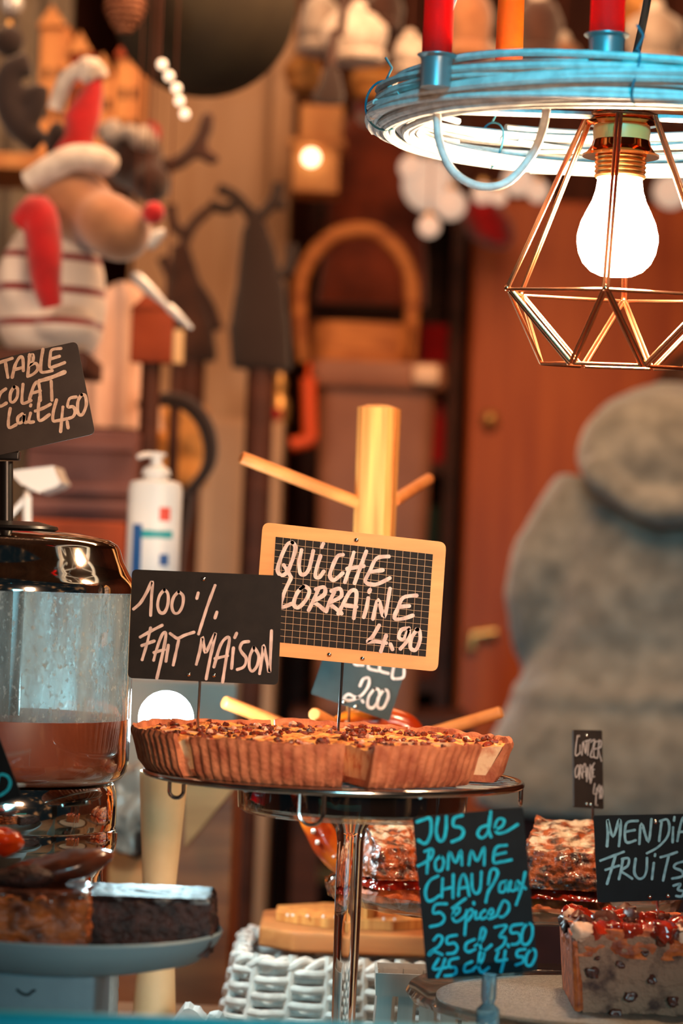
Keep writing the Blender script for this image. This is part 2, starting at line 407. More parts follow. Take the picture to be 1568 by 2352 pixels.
for i in range(1, 21):
    f = i / 21; a, b = I[0].lerp(I[1], f), I[3].lerp(I[2], f); d = Vector((.45, 0))
    m.add([s.at(q, .0008) for q in (a - d, a + d, b + d, b - d)], [[0, 1, 2, 3]])
for i in range(1, 16):
    f = i / 16; a, b = I[0].lerp(I[3], f), I[1].lerp(I[2], f); d = Vector((0, .45))
    m.add([s.at(q, .00085) for q in (a - d, a + d, b + d, b - d)], [[0, 1, 2, 3]])
sp = [c for c in t.children if c.name.startswith('slate_panel')][0]
m.build('ruled_grid', M['gridline'], sp, smooth=False)['label'] = 'fine tan ruled squares'

# 100 % fait maison
k = crop(280, 1280, 480 / 1568)
st = [[(88, 388), (140, 340), (190, 255), (228, 182), (222, 300), (215, 435)],
      [(318, 243), (282, 290), (268, 360), (285, 412), (320, 412), (345, 350), (345, 275), (318, 243)], [(425, 258), (388, 300), (374, 365), (390, 415), (425, 415), (455, 360), (458, 290), (425, 258)],
      [(572, 268), (562, 308)], [(698, 212), (640, 370), (575, 575)], [(712, 412), (698, 455)],
      [(138, 598), (215, 555), (302, 510)], [(215, 530), (190, 640), (152, 768)], [(150, 662), (242, 628)],
      [(238, 772), (270, 660), (305, 575), (330, 575), (310, 700), (262, 908)], [(240, 715), (318, 692)], [(348, 660), (330, 780)], [(362, 572), (378, 584)],
      [(388, 592), (420, 608), (470, 585), (540, 562)], [(425, 625), (385, 808)],
      [(558, 802), (585, 700), (605, 600), (625, 715), (665, 640), (702, 570), (665, 740), (632, 912)],
      [(690, 822), (735, 670), (775, 610), (806, 610), (785, 740), (755, 936)], [(698, 760), (792, 738)], [(836, 680), (822, 832)], [(860, 570), (846, 602)],
      [(950, 632), (905, 640), (885, 680), (900, 715), (932, 760), (915, 820), (865, 842)], [(990, 676), (960, 740), (955, 820), (978, 855), (1015, 810), (1025, 735), (990, 676)],
      [(1032, 872), (1050, 760), (1062, 660), (1085, 770), (1106, 862), (1115, 700), (1122, 552)]]
price_sign('dark slate reading 100 % FAIT MAISON beside the chrome dispenser', k([(76, 90), (1205, 138), (1172, 958), (43, 906)]), (2.045,) * 3, 12, M['board'], M['chalk'],
           [k(x) for x in st], 8.2, k([(612, 163), (502, 878), (690, 885)]), [P(460, 1540, 2.0478), P(452, 1690, 2.0478)])

# ...table chocolat lait 4.50
k = crop(0, 770, 520 / 1568)
st = [[(-30, 200), (20, 182), (85, 160)], [(38, 185), (46, 240), (55, 292)], [(85, 292), (105, 210), (135, 155), (158, 160), (162, 245)], [(98, 240), (162, 222)],
      [(205, 135), (200, 210), (192, 282)], [(202, 150), (228, 135), (228, 180), (205, 208), (250, 195), (262, 235), (230, 270), (192, 285)], [(298, 98), (285, 180), (284, 250), (320, 255), (362, 245)],
      [(422, 92), (360, 102), (348, 150), (345, 220), (390, 212), (448, 190)], [(350, 165), (412, 146)], ([(275, 316), (350, 295), (448, 255)], 11),
      [(40, 372), (5, 400), (-12, 450), (0, 492), (45, 470)], [(98, 358), (74, 400), (72, 455), (95, 462), (120, 425), (122, 370), (98, 358)], [(160, 340), (153, 420), (158, 472), (215, 452)],
      [(205, 442), (235, 350), (262, 325), (275, 370), (280, 452)], [(222, 402), (280, 385)], [(355, 320), (360, 450)],
      [(72, 508), (60, 580), (64, 640), (112, 620)], [(155, 545), (125, 570), (128, 608), (160, 595), (168, 550), (170, 602), (200, 598)], [(212, 540), (200, 598), (232, 600)], [(214, 482), (212, 490)],
      [(275, 430), (265, 520), (275, 592), (342, 550)], [(245, 525), (300, 505), (350, 478)],
      [(392, 448), (370, 530), (368, 590), (400, 592), (465, 578)], [(436, 498), (428, 580), (420, 668)], [(466, 600), (472, 642)],
      [(528, 428), (482, 440), (470, 495), (505, 495), (522, 525), (508, 562), (478, 576)], [(565, 412), (540, 460), (542, 540), (572, 548), (598, 480), (590, 420), (565, 412)]]
post_top = P(20, 1052, 2.10)
price_sign('brown slate reading TABLE COLAT Lait 4.50 tilted above the hot chocolate dispenser', k([(-353, 240), (532, 42), (658, 682), (-228, 880)]), (2.08,) * 3, 13, M['board_brown'], M['chalk_beige'],
           [k(x) for x in st], 8.5, base=post_top + Vector((0, 0, .003)), ink_label='cream hand lettering', thick=.002)

# ...el 2.00, on the pretzel
k = crop(480, 900, 600 / 1568)
st = [[(905, 1765), (925, 1725), (958, 1718), (955, 1765), (915, 1820), (850, 1852), (808, 1842), (835, 1815), (870, 1830), (898, 1838)], [(918, 1852), (924, 1862)],
      [(992, 1782), (958, 1830), (952, 1885), (985, 1895), (1018, 1840), (1018, 1790), (992, 1782)], [(1048, 1788), (1015, 1840), (1012, 1892), (1045, 1895), (1074, 1835), (1070, 1795), (1048, 1788)],
      [(900, 1570), (870, 1632), (925, 1640)], [(975, 1590), (955, 1655), (1012, 1675)], [(1040, 1600), (1022, 1668), (1075, 1690)], [(1115, 1620), (1098, 1708), (1120, 1722), (1165, 1712), (1170, 1660)]]
price_sign('small teal slate reading 2.00 tilted behind the framed quiche slate', k([(746, 1405), (1211, 1570), (1080, 1978), (612, 1812)]), (2.335,) * 3, 4, M['board_teal'], M['chalk'],
           [k(x) for x in st], 7.5, k([(812, 1860), (880, 1888)]), [P(803, 1560, 2.3375), P(800, 1700, 2.3375)])

# jus de pomme
k = crop(920, 1820, 500 / 1568)
st = [([(118, 212), (165, 195), (212, 188), (218, 280), (195, 350), (165, 368), (128, 345)], 9), ([(268, 182), (255, 280), (275, 345), (308, 338), (325, 270), (328, 175)], 9),
      ([(442, 165), (385, 185), (380, 240), (430, 252), (452, 285), (430, 328), (370, 355)], 9), [(618, 238), (575, 255), (553, 300), (585, 328), (625, 290), (645, 205), (648, 138)], [(640, 170), (632, 260), (650, 320)],
      [(680, 268), (728, 245), (745, 200), (705, 190), (680, 235), (690, 290), (750, 285), (842, 230)],
      [(205, 420), (195, 500), (188, 580)], [(172, 425), (222, 408), (232, 440), (205, 485), (125, 528)], [(290, 455), (250, 495), (255, 555), (290, 560), (310, 500), (290, 455)],
      [(338, 552), (352, 430), (395, 505), (432, 420), (440, 522)], [(490, 520), (510, 420), (550, 492), (600, 395), (600, 522)], [(762, 380), (685, 398), (668, 500), (720, 500), (796, 485)], [(678, 450), (755, 432)],
      [(268, 602), (210, 635), (178, 705), (190, 775), (225, 778), (278, 742)], [(302, 622), (295, 752)], [(378, 590), (375, 758)], [(298, 700), (378, 680)], [(415, 742), (425, 640), (452, 588), (475, 640), (492, 742)], [(415, 692), (485, 680)],
      [(512, 590), (515, 690), (545, 728), (572, 690), (580, 572)], [(630, 660), (645, 570), (675, 550), (698, 580), (670, 650), (630, 715), (612, 790)],
      [(760, 640), (718, 655), (710, 710), (745, 712), (765, 645), (772, 712)], [(792, 640), (788, 700), (822, 702), (838, 638), (842, 702)], [(845, 640), (898, 692)], [(895, 575), (870, 690), (830, 808)],
      [(330, 802), (250, 808), (235, 868), (285, 865), (315, 905), (285, 948), (212, 966)], [(378, 888), (418, 862), (420, 830), (388, 842), (375, 905), (405, 930), (470, 885)], [(372, 832), (466, 765)],
      [(475, 850), (460, 1025)], [(465, 880), (505, 840), (518, 870), (485, 922)], [(540, 858), (540, 910), (575, 895)], [(525, 792), (526, 804)], [(605, 848), (575, 875), (582, 912), (625, 892)],
      [(632, 892), (665, 865), (655, 838), (630, 865), (638, 908), (690, 888)], [(690, 888), (735, 785), (775, 800), (775, 850), (740, 892), (715, 895)],
      [(238, 1062), (270, 1028), (300, 1050), (275, 1105), (212, 1148), (205, 1172), (240, 1145), (298, 1168)], [(402, 1028), (338, 1042), (335, 1090), (385, 1085), (408, 1120), (385, 1155), (335, 1162)],
      [(530, 1058), (475, 1085), (465, 1130), (490, 1148), (535, 1130)], [(535, 1105), (585, 1065), (610, 1000), (585, 980), (568, 1070), (590, 1142), (652, 1098)],
      [(678, 970), (720, 960), (762, 962), (712, 1035), (752, 1045), (740, 1095), (688, 1138)], [(770, 1095), (776, 1110)], [(875, 948), (800, 962), (795, 1010), (845, 1012), (862, 1055), (840, 1088), (800, 1095)],
      [(912, 940), (878, 995), (872, 1080), (912, 1092), (945, 1035), (945, 960), (912, 940)],
      [(272, 1198), (232, 1268), (280, 1268), (332, 1258)], [(318, 1200), (295, 1265), (262, 1328)], [(412, 1192), (355, 1208), (350, 1255), (392, 1260), (398, 1295), (370, 1315), (318, 1320)],
      [(512, 1218), (465, 1245), (462, 1290), (522, 1280)], [(522, 1272), (580, 1220), (600, 1155), (572, 1150), (560, 1250), (585, 1295), (632, 1262)],
      [(702, 1148), (688, 1212), (762, 1202)], [(752, 1140), (740, 1220), (722, 1292)], [(895, 1128), (842, 1140), (838, 1180), (878, 1185), (880, 1220), (830, 1242)],
      [(938, 1128), (905, 1175), (905, 1240), (940, 1240), (970, 1180), (965, 1135), (938, 1128)]]
bx, by = k([(632, 1340)])[0]
q0 = P(bx, by, 1.86); q0 = Vector((q0.x, 1.86, ZC))
t, s = price_sign('tall dark slate reading JUS de POMME CHAUD in white letters painted blue-lit, in a clear holder', k([(85, 180), (880, 110), (988, 1288), (190, 1348)]), (1.86,) * 3, 5, M['board_night'], M['chalk_blue_lit'],
                  [k(x) for x in st], 7.6, base=q0, ink_label='white hand lettering with blue light painted in', thick=.002)
h = [Vector(q) for q in k([(372, 1246), (872, 1202), (882, 1322), (378, 1364)])]
m = s.slab(h, .0012, .0025); m2 = s.slab(h, .0012, -.0035); m.add(m2.v, m2.f); m.mi = [0] * len(m.f)
hb = m.build('sign_holder', M['acrylic_thin'], t, smooth=False); hb['label'] = 'clear acrylic clamp on a pale blue stem'
m = MB(); c = P(1123, 2250, 1.86)
m.lathe([(0, c.z + .004), (.0052, c.z + .004), (.0052, c.z - .012), (.004, c.z - .016), (.008, c.z - .02), (.0085, c.z - .05), (.03, ZC + .006), (.03, ZC), (0, ZC)], (c.x, c.y), 24)
m.build('stem', M['acrylic'], hb)

# lintzer orange
k = crop(1180, 1640, 388 / 1282)
st = [[(478, 165), (466, 240), (464, 316), (500, 290)], [(497, 235), (494, 302)], [(490, 163), (491, 170)], [(510, 312), (520, 210), (538, 300), (546, 200)], [(530, 208), (578, 194)], [(562, 200), (554, 312)],
      [(576, 214), (606, 194), (590, 260), (574, 322), (606, 324)], [(632, 208), (606, 220), (600, 320), (626, 334)], [(604, 266), (626, 260)], [(642, 198), (630, 332)], [(640, 205), (657, 205), (655, 248), (636, 268), (660, 358)],
      [(478, 388), (460, 425), (464, 480), (482, 460), (488, 405), (478, 388)], [(496, 390), (490, 492)], [(494, 386), (510, 395), (500, 430), (516, 485)], [(512, 482), (522, 395), (536, 382), (540, 472)], [(516, 440), (538, 436)],
      [(546, 512), (552, 400), (566, 500), (572, 385)], [(594, 388), (576, 420), (572, 528), (588, 470), (594, 440)], [(606, 372), (592, 400), (590, 470), (606, 474)], [(590, 425), (604, 420)],
      [(608, 528), (598, 602), (628, 602)], [(622, 562), (614, 692)], [(642, 538), (630, 570), (640, 592), (652, 545), (644, 640)], [(660, 545), (651, 600), (658, 640), (667, 590), (660, 545)], [(627, 690), (628, 696)]]
price_sign('narrow slate turned aside reading LINTZER ORANGE 4.90 above the tart', k([(452, 120), (668, 124), (681, 722), (458, 708)]), (2.28, 2.325, 2.28), 3, M['board_brown'], M['chalk'],
           [k(x) for x in st], 3.2, k([(547, 163), (545, 683), (577, 690)]), [P(1361, 1850, 2.304), P(1362, 1965, 2.304)])

# mendiant fruits
st = [([(705, 1002), (712, 900), (710, 800), (750, 930), (800, 798), (805, 900), (795, 1000)], 7.5), [(938, 810), (852, 830), (848, 968), (922, 958)], [(850, 892), (915, 880)], [(950, 985), (966, 832), (1018, 970), (1042, 798)],
      [(1118, 822), (1100, 962)], [(1108, 812), (1160, 800), (1178, 855), (1160, 935), (1090, 1010), (1008, 1056)], [(1206, 860), (1202, 972)], [(1216, 782), (1213, 808)], [(1238, 962), (1262, 840), (1288, 788), (1310, 962)], [(1248, 895), (1305, 890)],
      [(1335, 965), (1350, 810), (1400, 960), (1420, 800)], [(1440, 830), (1520, 815)], [(1482, 822), (1470, 965)],
      [(655, 1112), (740, 1080), (832, 1045)], [(770, 1072), (738, 1180), (705, 1288)], [(694, 1182), (795, 1150)], [(825, 1100), (812, 1180), (795, 1252)], [(818, 1100), (868, 1095), (862, 1150), (812, 1188), (855, 1220), (895, 1248)],
      [(922, 1098), (912, 1200), (945, 1248), (985, 1235), (1005, 1180), (1008, 1092)], [(1060, 1130), (1046, 1252)], [(1070, 1064), (1068, 1076)], [(1112, 1086), (1170, 1070), (1235, 1048)], [(1172, 1078), (1150, 1170), (1130, 1262)],
      [(1300, 1115), (1230, 1135), (1215, 1165), (1270, 1190), (1275, 1230), (1200, 1248)], [(1210, 1302), (1262, 1288), (1242, 1332), (1285, 1345), (1272, 1382), (1230, 1380)], [(1310, 1380), (1314, 1388)], [(1400, 1290), (1350, 1300), (1348, 1335), (1395, 1345), (1340, 1385)], [(1450, 1292), (1425, 1340), (1450, 1385), (1475, 1335), (1450, 1292)]]
price_sign('dark slate reading MENDIANT FRUITS stuck in the fruit loaf', k([(603, 772), (1655, 752), (1672, 1398), (634, 1432)]), (1.985,) * 3, 3, M['board_night'], M['chalk_faint_blue_lit'],
           [k(x) for x in st], 6.8, k([(1073, 818), (1030, 1385), (1168, 1377)]), [P(1508, 2040, 1.9875), P(1512, 2150, 1.9875)], ink_label='white hand lettering with faint blue light painted in')

# cropped slate at the left edge
k = crop(0, 1180, 460 / 1568)
c0 = P(20, 1860, 1.86)
price_sign('cut off dark slate with a blue-lit letter D standing by the sweets plate', k([(-520, 1820), (-30, 1690), (168, 2212), (-345, 2350)]), (1.86,) * 3, 3, M['board_night'], M['chalk_blue_lit'],
           [k([(-12, 2052), (20, 2040), (62, 2058), (82, 2105), (62, 2160), (10, 2200), (-14, 2210)]), k([(-10, 2052), (-40, 2220)])], 8, base=P(0, 1968, 1.865), ink_label='white hand lettering with blue light painted in',
           stick=[P(-30, 1820, 1.8625), P(-28, 2010, 1.8625)])

# ------------------------------------------------------------------ advent chandelier
DW = 2.05
bc = P(1418, 540, DW); CX, CY = bc.x, DW
def zat(v): return P(1418, v, DW).z
wz = P(1418, 301, DW).z + .009
t = thing('wreath_chandelier', (CX, CY, wz), 'white wicker wreath chandelier with a copper wire cage and lit bulb', 'chandelier')
m = MB(); rnd = random.Random(3)
for i in range(44):
    a0 = rnd.uniform(0, 6.28); span = rnd.uniform(3.2, 6.2); ph = rnd.uniform(0, 6.28); tw = rnd.choice((-1, 1)) * rnd.uniform(.2, .95)
    rad = math.sqrt(rnd.uniform(.1, 1.1)); wr = rnd.choice((.0016, .0022, .0028, .0034)); pts = []
    for k in range(64):
        th = a0 + span * k / 63; p = ph + tw * (th - a0); q = rad + .30 * noise.noise(Vector((th * 1.3, i * 3.1, 0)))
        pts.append((CX + (.1755 + .0135 * q * math.cos(p)) * math.cos(th), CY + (.1755 + .0135 * q * math.cos(p)) * math.sin(th), wz + .0150 * q * math.sin(p)))
    m.tube(pts, wr, 7)
for i in range(7):                                    # the flat canes along the under side
    pts = []
    for k in range(80):
        th = 2 * math.pi * k / 80
        rr = .150 + .005 * i + .004 * noise.noise(Vector((math.cos(th) * 2, math.sin(th) * 2, i)))
        pts.append((CX + rr * math.cos(th), CY + rr * math.sin(th), wz - .013 - .0015 * (i % 3)))
    m.tube(pts, .0026, 7, closed=True)
m.build('wicker_ring', M['wicker'], t)
for th, sgn in ((R(186), 1), (R(267), 1), (R(330), 1), (R(60), 1), (R(120), 1)):
    m = MB(); pts = []
    for k in range(30):
        a = 2 * math.pi * k / 29 * 1.0; thk = th + .012 * math.sin(2 * a)
        pts.append((CX + (.176 + .0150 * math.cos(a)) * math.cos(thk), CY + (.176 + .0150 * math.cos(a)) * math.sin(thk), wz + .0180 * math.sin(a)))
    m.tube(pts, .0009, 6)
    m.tube([pts[7], Vector(pts[7]) + Vector((.004, -.004, .009)), Vector(pts[7]) + Vector((-.001, -.006, .016))], .0009, 6)
    m.build('twine_tie', M['twine'], t)
def candle(u, D, v, h, mw, lab, wcup):
    c = P(u, v, D)
    mm = MB(); r = px(wcup, D) / 2
    mm.lathe([(0, c.z - .022), (r * .9, c.z - .022), (r * .88, c.z - .006), (r * .92, c.z - .002), (r * 1.13, c.z), (r * 1.13, c.z + .0006), (r * .86, c.z + .0002), (0, c.z - .002)], (c.x, c.y), 32)
    th = thing('candle_cup', c - Vector((0, 0, .022)), 'grey metal candle cup ' + lab, 'candle holder', 'candle cups on the wreath')
    mm.build('cup', M['tin'], th)
    mm = MB(); rc = r * .87
    prof = [(0, c.z - .004), (rc, c.z - .004)] + [(rc * (1 - .12 * i / 6), c.z + h * i / 6) for i in range(1, 7)] + [(rc * .6, c.z + h + .004), (0, c.z + h + .005)]
    mm.lathe(prof, (c.x, c.y), 32)
    k = thing('taper_candle', c, ('red' if mw == 'wax_red' else 'glowing orange') + ' taper candle ' + lab, 'candle', 'candles on the wreath')
    mm.build('wax', M[mw], k)
    mm = MB(); mm.tube([(c.x, c.y, c.z + h), (c.x + .001, c.y, c.z + h + .012)], .0008, 6); mm.build('wick', M['black'], k)
candle(1003, 1.917, 128, .16, 'wax_red', 'nearest the left end of the wreath', 80)
candle(1393, 1.885, 82, .15, 'wax_red', 'at the middle front of the wreath', 92)
candle(1166, 2.18, 190, .16, 'wax_orange', 'at the back of the wreath between the red ones', 74)
# cords, cable, wire loop
hook = Vector((CX, CY, wz + .50))
m = MB()
for a in (R(206), R(330), R(90)):
    m.tube([(CX + .165 * math.cos(a), CY + .165 * math.sin(a), wz + .01), hook], .0024, 8)
m.tube([hook, (CX, CY, 2.60)], .003, 8); m.build('hanging_cord', M['cord_white'], t)
m = MB(); m.tube(spl([(CX, CY, zat(268)), (CX + .004, CY - .02, wz + .03), (CX + .014, CY - .05, wz + .15), (CX + .004, CY, wz + .45), (CX + .006, CY, 2.60)], 8), .0030, 8); m.build('power_cable', M['black'], t)
m = MB(); m.tube(spl([P(*q, 1.95) for q in ((1003, 262), (1010, 330), (1042, 395), (1102, 428), (1165, 418), (1218, 360), (1245, 300), (1256, 240))], 8), .0030, 10); m.build('wire_loop', M['wicker'], t)
m = MB()
for i, a in enumerate((90, 210, 330)):                # spokes that carry the lamp holder
    m.tube([(CX + .16 * math.cos(R(a)), CY + .16 * math.sin(R(a)), wz - .012), (CX + .02 * math.cos(R(a)), CY + .02 * math.sin(R(a)), zat(272))], .0028, 8)
m.build('spoke', M['wicker'], t)
# lamp holder
pxr = DW / F
def L(m_, prof, segs=48, mod=None): return m_.lathe([(r * pxr, zat(v)) for r, v in prof], (CX, CY), segs, mod)
m = MB(); L(m, [(0, 252), (60, 255), (76, 262), (88, 280), (90, 284), (66, 288), (64, 290)]); L(m, [(63, 322), (66, 326), (68, 336), (80, 352), (88, 356), (88, 361), (56, 360)]); sk = m.build('lamp_socket', M['copper_cup'], t)
m = MB(); L(m, [(64, 287), (66, 300), (64, 324)]); m.build('ceramic_body', M['ceramic'], sk)
m = MB(); L(m, [(56 + (3.5 if i % 2 else 0), 358 + i * 5.2) for i in range(11)] + [(40, 414)]); m.build('screw_base', M['brass'], sk)
m = MB(); L(m, [(50, 400), (52, 420), (55, 440), (62, 462), (74, 486), (86, 512), (93, 540), (93.5, 556), (89, 582), (78, 606), (60, 624), (38, 634), (0, 638)]); m.build('light_bulb', M['bulb'], t)['label'] = 'glowing white bulb'
# copper cage
def ringpt(a, r, v): return Vector((CX - r * math.sin(R(a)), CY - r * math.cos(R(a)), zat(v) - .052 * r * math.cos(R(a))))
mid = [ringpt(10 + 60 * k, .0868, 676) for k in range(6)]; low = [ringpt(-20 + 60 * k, .0525, 846) for k in range(6)]; top = [ringpt(10 + 60 * k, .0285, 268) for k in range(6)]
m = MB(); cw = .00135
def bar(a, b): m.tube([a, b], cw, 8)
def tri(*p):                                           # one bent wire loop of a facet, drawn in a little from its edges
    c = (p[0] + p[1] + p[2]) / 3; q = [x + (c - x).normalized() * .0028 for x in p]
    for i in range(3): bar(q[i], q[(i + 1) % 3]); m.blob(q[i], (cw * 1.05,) * 3, seg=8)
for k in range(6):
    l = (k + 1) % 6
    tri(mid[k], low[k], low[l]); tri(mid[k], mid[k - 1], low[k])
    off = (mid[(k + 1) % 6] - mid[k - 1]).normalized() * .0014
    bar(top[k] + off, mid[k] + off); bar(top[k] - off, mid[k] - off)
    m.blob(mid[k], (.0026,) * 3, seg=10)
m.tube([ringpt(10 * i, .0285, 268) for i in range(36)], cw, 8, closed=True)
m.build('wire_cage', M['copper'], t)

# ------------------------------------------------------------------ wire rack, quiche, glass stand
rc = P(766, 1784, 2.03); RR = .1372
t = thing('cooling_rack', rc, 'round chrome wire rack under the quiche', 'rack')
m = MB(); m.tube([(rc.x + RR * math.cos(R(a)), rc.y + RR * math.sin(R(a)), rc.z) for a in range(0, 360, 5)], .0026, 10, closed=True); m.build('rim', M['steel'], t)
m = MB()
for i in range(-8, 9):
    y = i * .0155; q = math.sqrt(RR * RR - y * y); m.tube([(rc.x - q, rc.y + y, rc.z), (rc.x + q, rc.y + y, rc.z)], .0012, 6)
for x in (-.06, .06): q = math.sqrt(RR * RR - x * x); m.tube([(rc.x + x, rc.y - q, rc.z - .0022), (rc.x + x, rc.y + q, rc.z - .0022)], .0015, 6)
m.build('wire_grid', M['steel'], t)
for a, wd, dp in ((264, .0085, .024), (181, .0050, .0135), (353, .0055, .0135), (90, .0085, .024)):
    ca, sa = math.cos(R(a)), math.sin(R(a)); b = rc + Vector((RR * ca, RR * sa, 0)); tg = Vector((-sa, ca, 0))
    if a == 181: b = P(406, 1790, 1.962); tg = Vector((1, 0, 0))
    m = MB(); pts = [b + tg * wd, b + tg * wd + Vector((0, 0, -dp * .6))] + [b + tg * wd * math.cos(R(x)) + Vector((0, 0, -dp * .6 - wd * 1.0 * math.sin(R(x)))) for x in range(15, 180, 15)] + [b - tg * wd + Vector((0, 0, -dp * .6)), b - tg * wd]
    m.tube(pts, .0014, 8); m.build('foot', M['steel'], t)
# quiche, cut into eight
qc = P(737, 1680, 2.03); RT = .1388; zb = rc.z + .0028; RBm = .1270
cuts = [(-41.5, 7.5), (12.5, 56), (75, 109), (110, 150), (151, 196), (197, 236), (237, 275), (276, 312.5)]
ql = ['left of the front middle, fluted side facing the street', 'right of the front middle, beside the open cut', 'at the right end with its pale cut side showing', 'behind the right end', 'at the very back right', 'at the very back left, behind the slate stick', 'at the back left by the round lamp', 'at the left end in front of the glowing round lamp']
zt = qc.z
for i, (a0, a1) in enumerate(cuts):
    # angle 0 points to the street (-Y), growing to the right of the picture
    def pt(a, r, z): return Vector((qc.x + r * math.sin(R(a)), qc.y - r * math.cos(R(a)), z))
    mida = (a0 + a1) / 2; off = Vector((math.sin(R(mida)), -math.cos(R(mida)), 0)) * (.003 if i == 2 else .0012)
    n = max(30, int((a1 - a0) * 2.6)); A = [a0 + (a1 - a0) * k / n for k in range(n + 1)]
    rg = lambda a: .0009 * math.cos(R(a) * 108)
    wob = lambda a, s: noise.noise(Vector((math.cos(R(a)) * 4, math.sin(R(a)) * 4, s))) * .0022 + noise.noise(Vector((math.cos(R(a)) * 14, math.sin(R(a)) * 14, s))) * .0014
    t = thing('quiche_slice', pt(mida, .09, zb) + off, 'quiche slice ' + ql[i], 'quiche', 'slices of the cut quiche on the wire rack')
    prof = lambda a: [(RBm * .2, zb), (RBm, zb), (RBm + .004 + rg(a), zb + .006), (RT - .004 + rg(a), zb + .02), (RT - .0012 + rg(a) * .6, zt - .003 + wob(a, 1)), (RT - .002, zt + wob(a, 1)), (RT - .0048, zt - .0006 + wob(a, 1)), (RT - .0065, zt - .006), (RBm - .006, zb + .005), (RBm * .2, zb + .004)]
    m = MB(); pr = [[pt(a, r, z) + off for r, z in prof(a)] for a in A]; k = len(pr[0])
    m.add([p for row in pr for p in row], [[x * k + y, x * k + (y + 1) % k, (x + 1) * k + (y + 1) % k, (x + 1) * k + y] for x in range(n) for y in range(k)] + [list(range(k)), [n * k + y for y in range(k)][::-1]])
    m.build('crust', M['crust'], t, angle=60)
    # filling: bumpy top, smooth cut sides
    m = MB(); rows = 14; vs = []; zf = lambda p: zt - .0044 + .0034 * noise.fractal(p * 55, 1, 2, 3) + .0012 * noise.noise(p * 190)
    e = .25
    for x in range(n + 1):
        a = A[x] + (e if x == 0 else -e if x == n else 0)
        for y in range(rows + 1):
            r = .004 + (RT - .0062 - .004) * y / rows; p = pt(a, r, 0) + off; vs.append(Vector((p.x, p.y, zf(Vector((p.x, p.y, 0))))))
    nb = len(vs)
    for x in range(n + 1):
        a = A[x] + (e if x == 0 else -e if x == n else 0)
        for r in (.004, RBm - .0062): p = pt(a, r, 0) + off; vs.append(Vector((p.x, p.y, zb + .004)))
    w_ = rows + 1
    fs = [[x * w_ + y, x * w_ + y + 1, (x + 1) * w_ + y + 1, (x + 1) * w_ + y] for x in range(n) for y in range(rows)]
    m.add(vs, fs); o = 0
    m.cur = 1
    base = len(m.v) - len(vs)
    for x in (0, n): m.f.append([base + x * w_ + y for y in range(rows + 1)] + [base + nb + 2 * x + 1, base + nb + 2 * x]); m.mi.append(1)
    for x in range(n):
        m.f.append([base + nb + 2 * x, base + nb + 2 * x + 1, base + nb + 2 * x + 3, base + nb + 2 * x + 2]); m.mi.append(1)
        m.f.append([base + x * w_ + rows, base + nb + 2 * x + 1, base + nb + 2 * x + 3, base + (x + 1) * w_ + rows]); m.mi.append(1)
    m.build('filling', [M['filling'], M['cutface']], t, angle=50)
    m = MB(); rq = random.Random(i)
    for _ in range(60):
        a = rq.uniform(a0 + 2, a1 - 2); r = RT * math.sqrt(rq.uniform(.04, .84)); p = pt(a, r, 0) + off; s_ = rq.uniform(.0009, .0026)
        m.cur = 1 if rq.random() < .14 else 0
        m.blob((p.x, p.y, zf(Vector((p.x, p.y, 0))) + .0006), (s_ * 1.5, s_, s_ * .9), Matrix.Rotation(rq.uniform(0, 3), 3, 'Z'), .0016, 400, 8)
    tag(m.build('bacon_bits', [M['bacon'], M['bacon_pale']], t), 'browned bacon bits', None, None, 'stuff')
    if i == 1: t.rotation_euler.z = R(7)
# glass stand carrying the rack
gx = P(808, 1850, 2.03); zl = rc.z - .0042
t = thing('glass_cake_stand', (gx.x, gx.y, ZC), 'tall clear glass pedestal stand under the quiche rack', 'cake stand')
zp = P(808, 1870, 2.03).z
m = MB(); m.lathe([(.0, zp), (.079, zp), (.0835, zp + .003), (.0848, zl - .002), (.0848, zl), (.083, zl), (.0825, zp + .006), (.078, zp + .0032), (0, zp + .0032)], gx.xy, 64); m.build('dish', M['thin'], t)
m = MB(); m.lathe([(0, zp - .0002), (.0155, zp - .0002), (.0150, zp - .004), (.0115, zp - .010), (.0098, zp - .02), (.0096, zp - .08), (.0088, zp - .15), (.009, ZC + .02), (.014, ZC + .012), (.055, ZC + .004), (.055, ZC), (0, ZC)], gx.xy, 40); m.build('stem', M['glass'], t)
t0 = thing('dark_reflection_disc', (gx.x, gx.y, zp + .0033), 'round dark disc standing in for the dark reflections of the glass pedestal dish', 'reflection disc')  # solid disc added for the dark reflections in the glass
m = MB(); m.lathe([(0, zp + .0035), (.074, zp + .0035), (.0795, zp + .006), (.0797, zl - .004), (.076, zl - .0028), (0, zl - .0028)], gx.xy, 56, lambda a, i, r: r if not (R(196) < a < R(216)) else r * .93); m.build('disc', M['dark_reflection'], t0)
c = P(596, 1832, 1.985); m = MB(); m.chunk(c, (.0105, .006, .0085), Matrix.Rotation(.4, 3, 'Y'), 4, .002, 200, .4); single(m, 'wrapped_sweet', M['red_gloss'], c - Vector((0, 0, .004)), 'bright red foil sweet inside the glass pedestal dish', 'sweet')

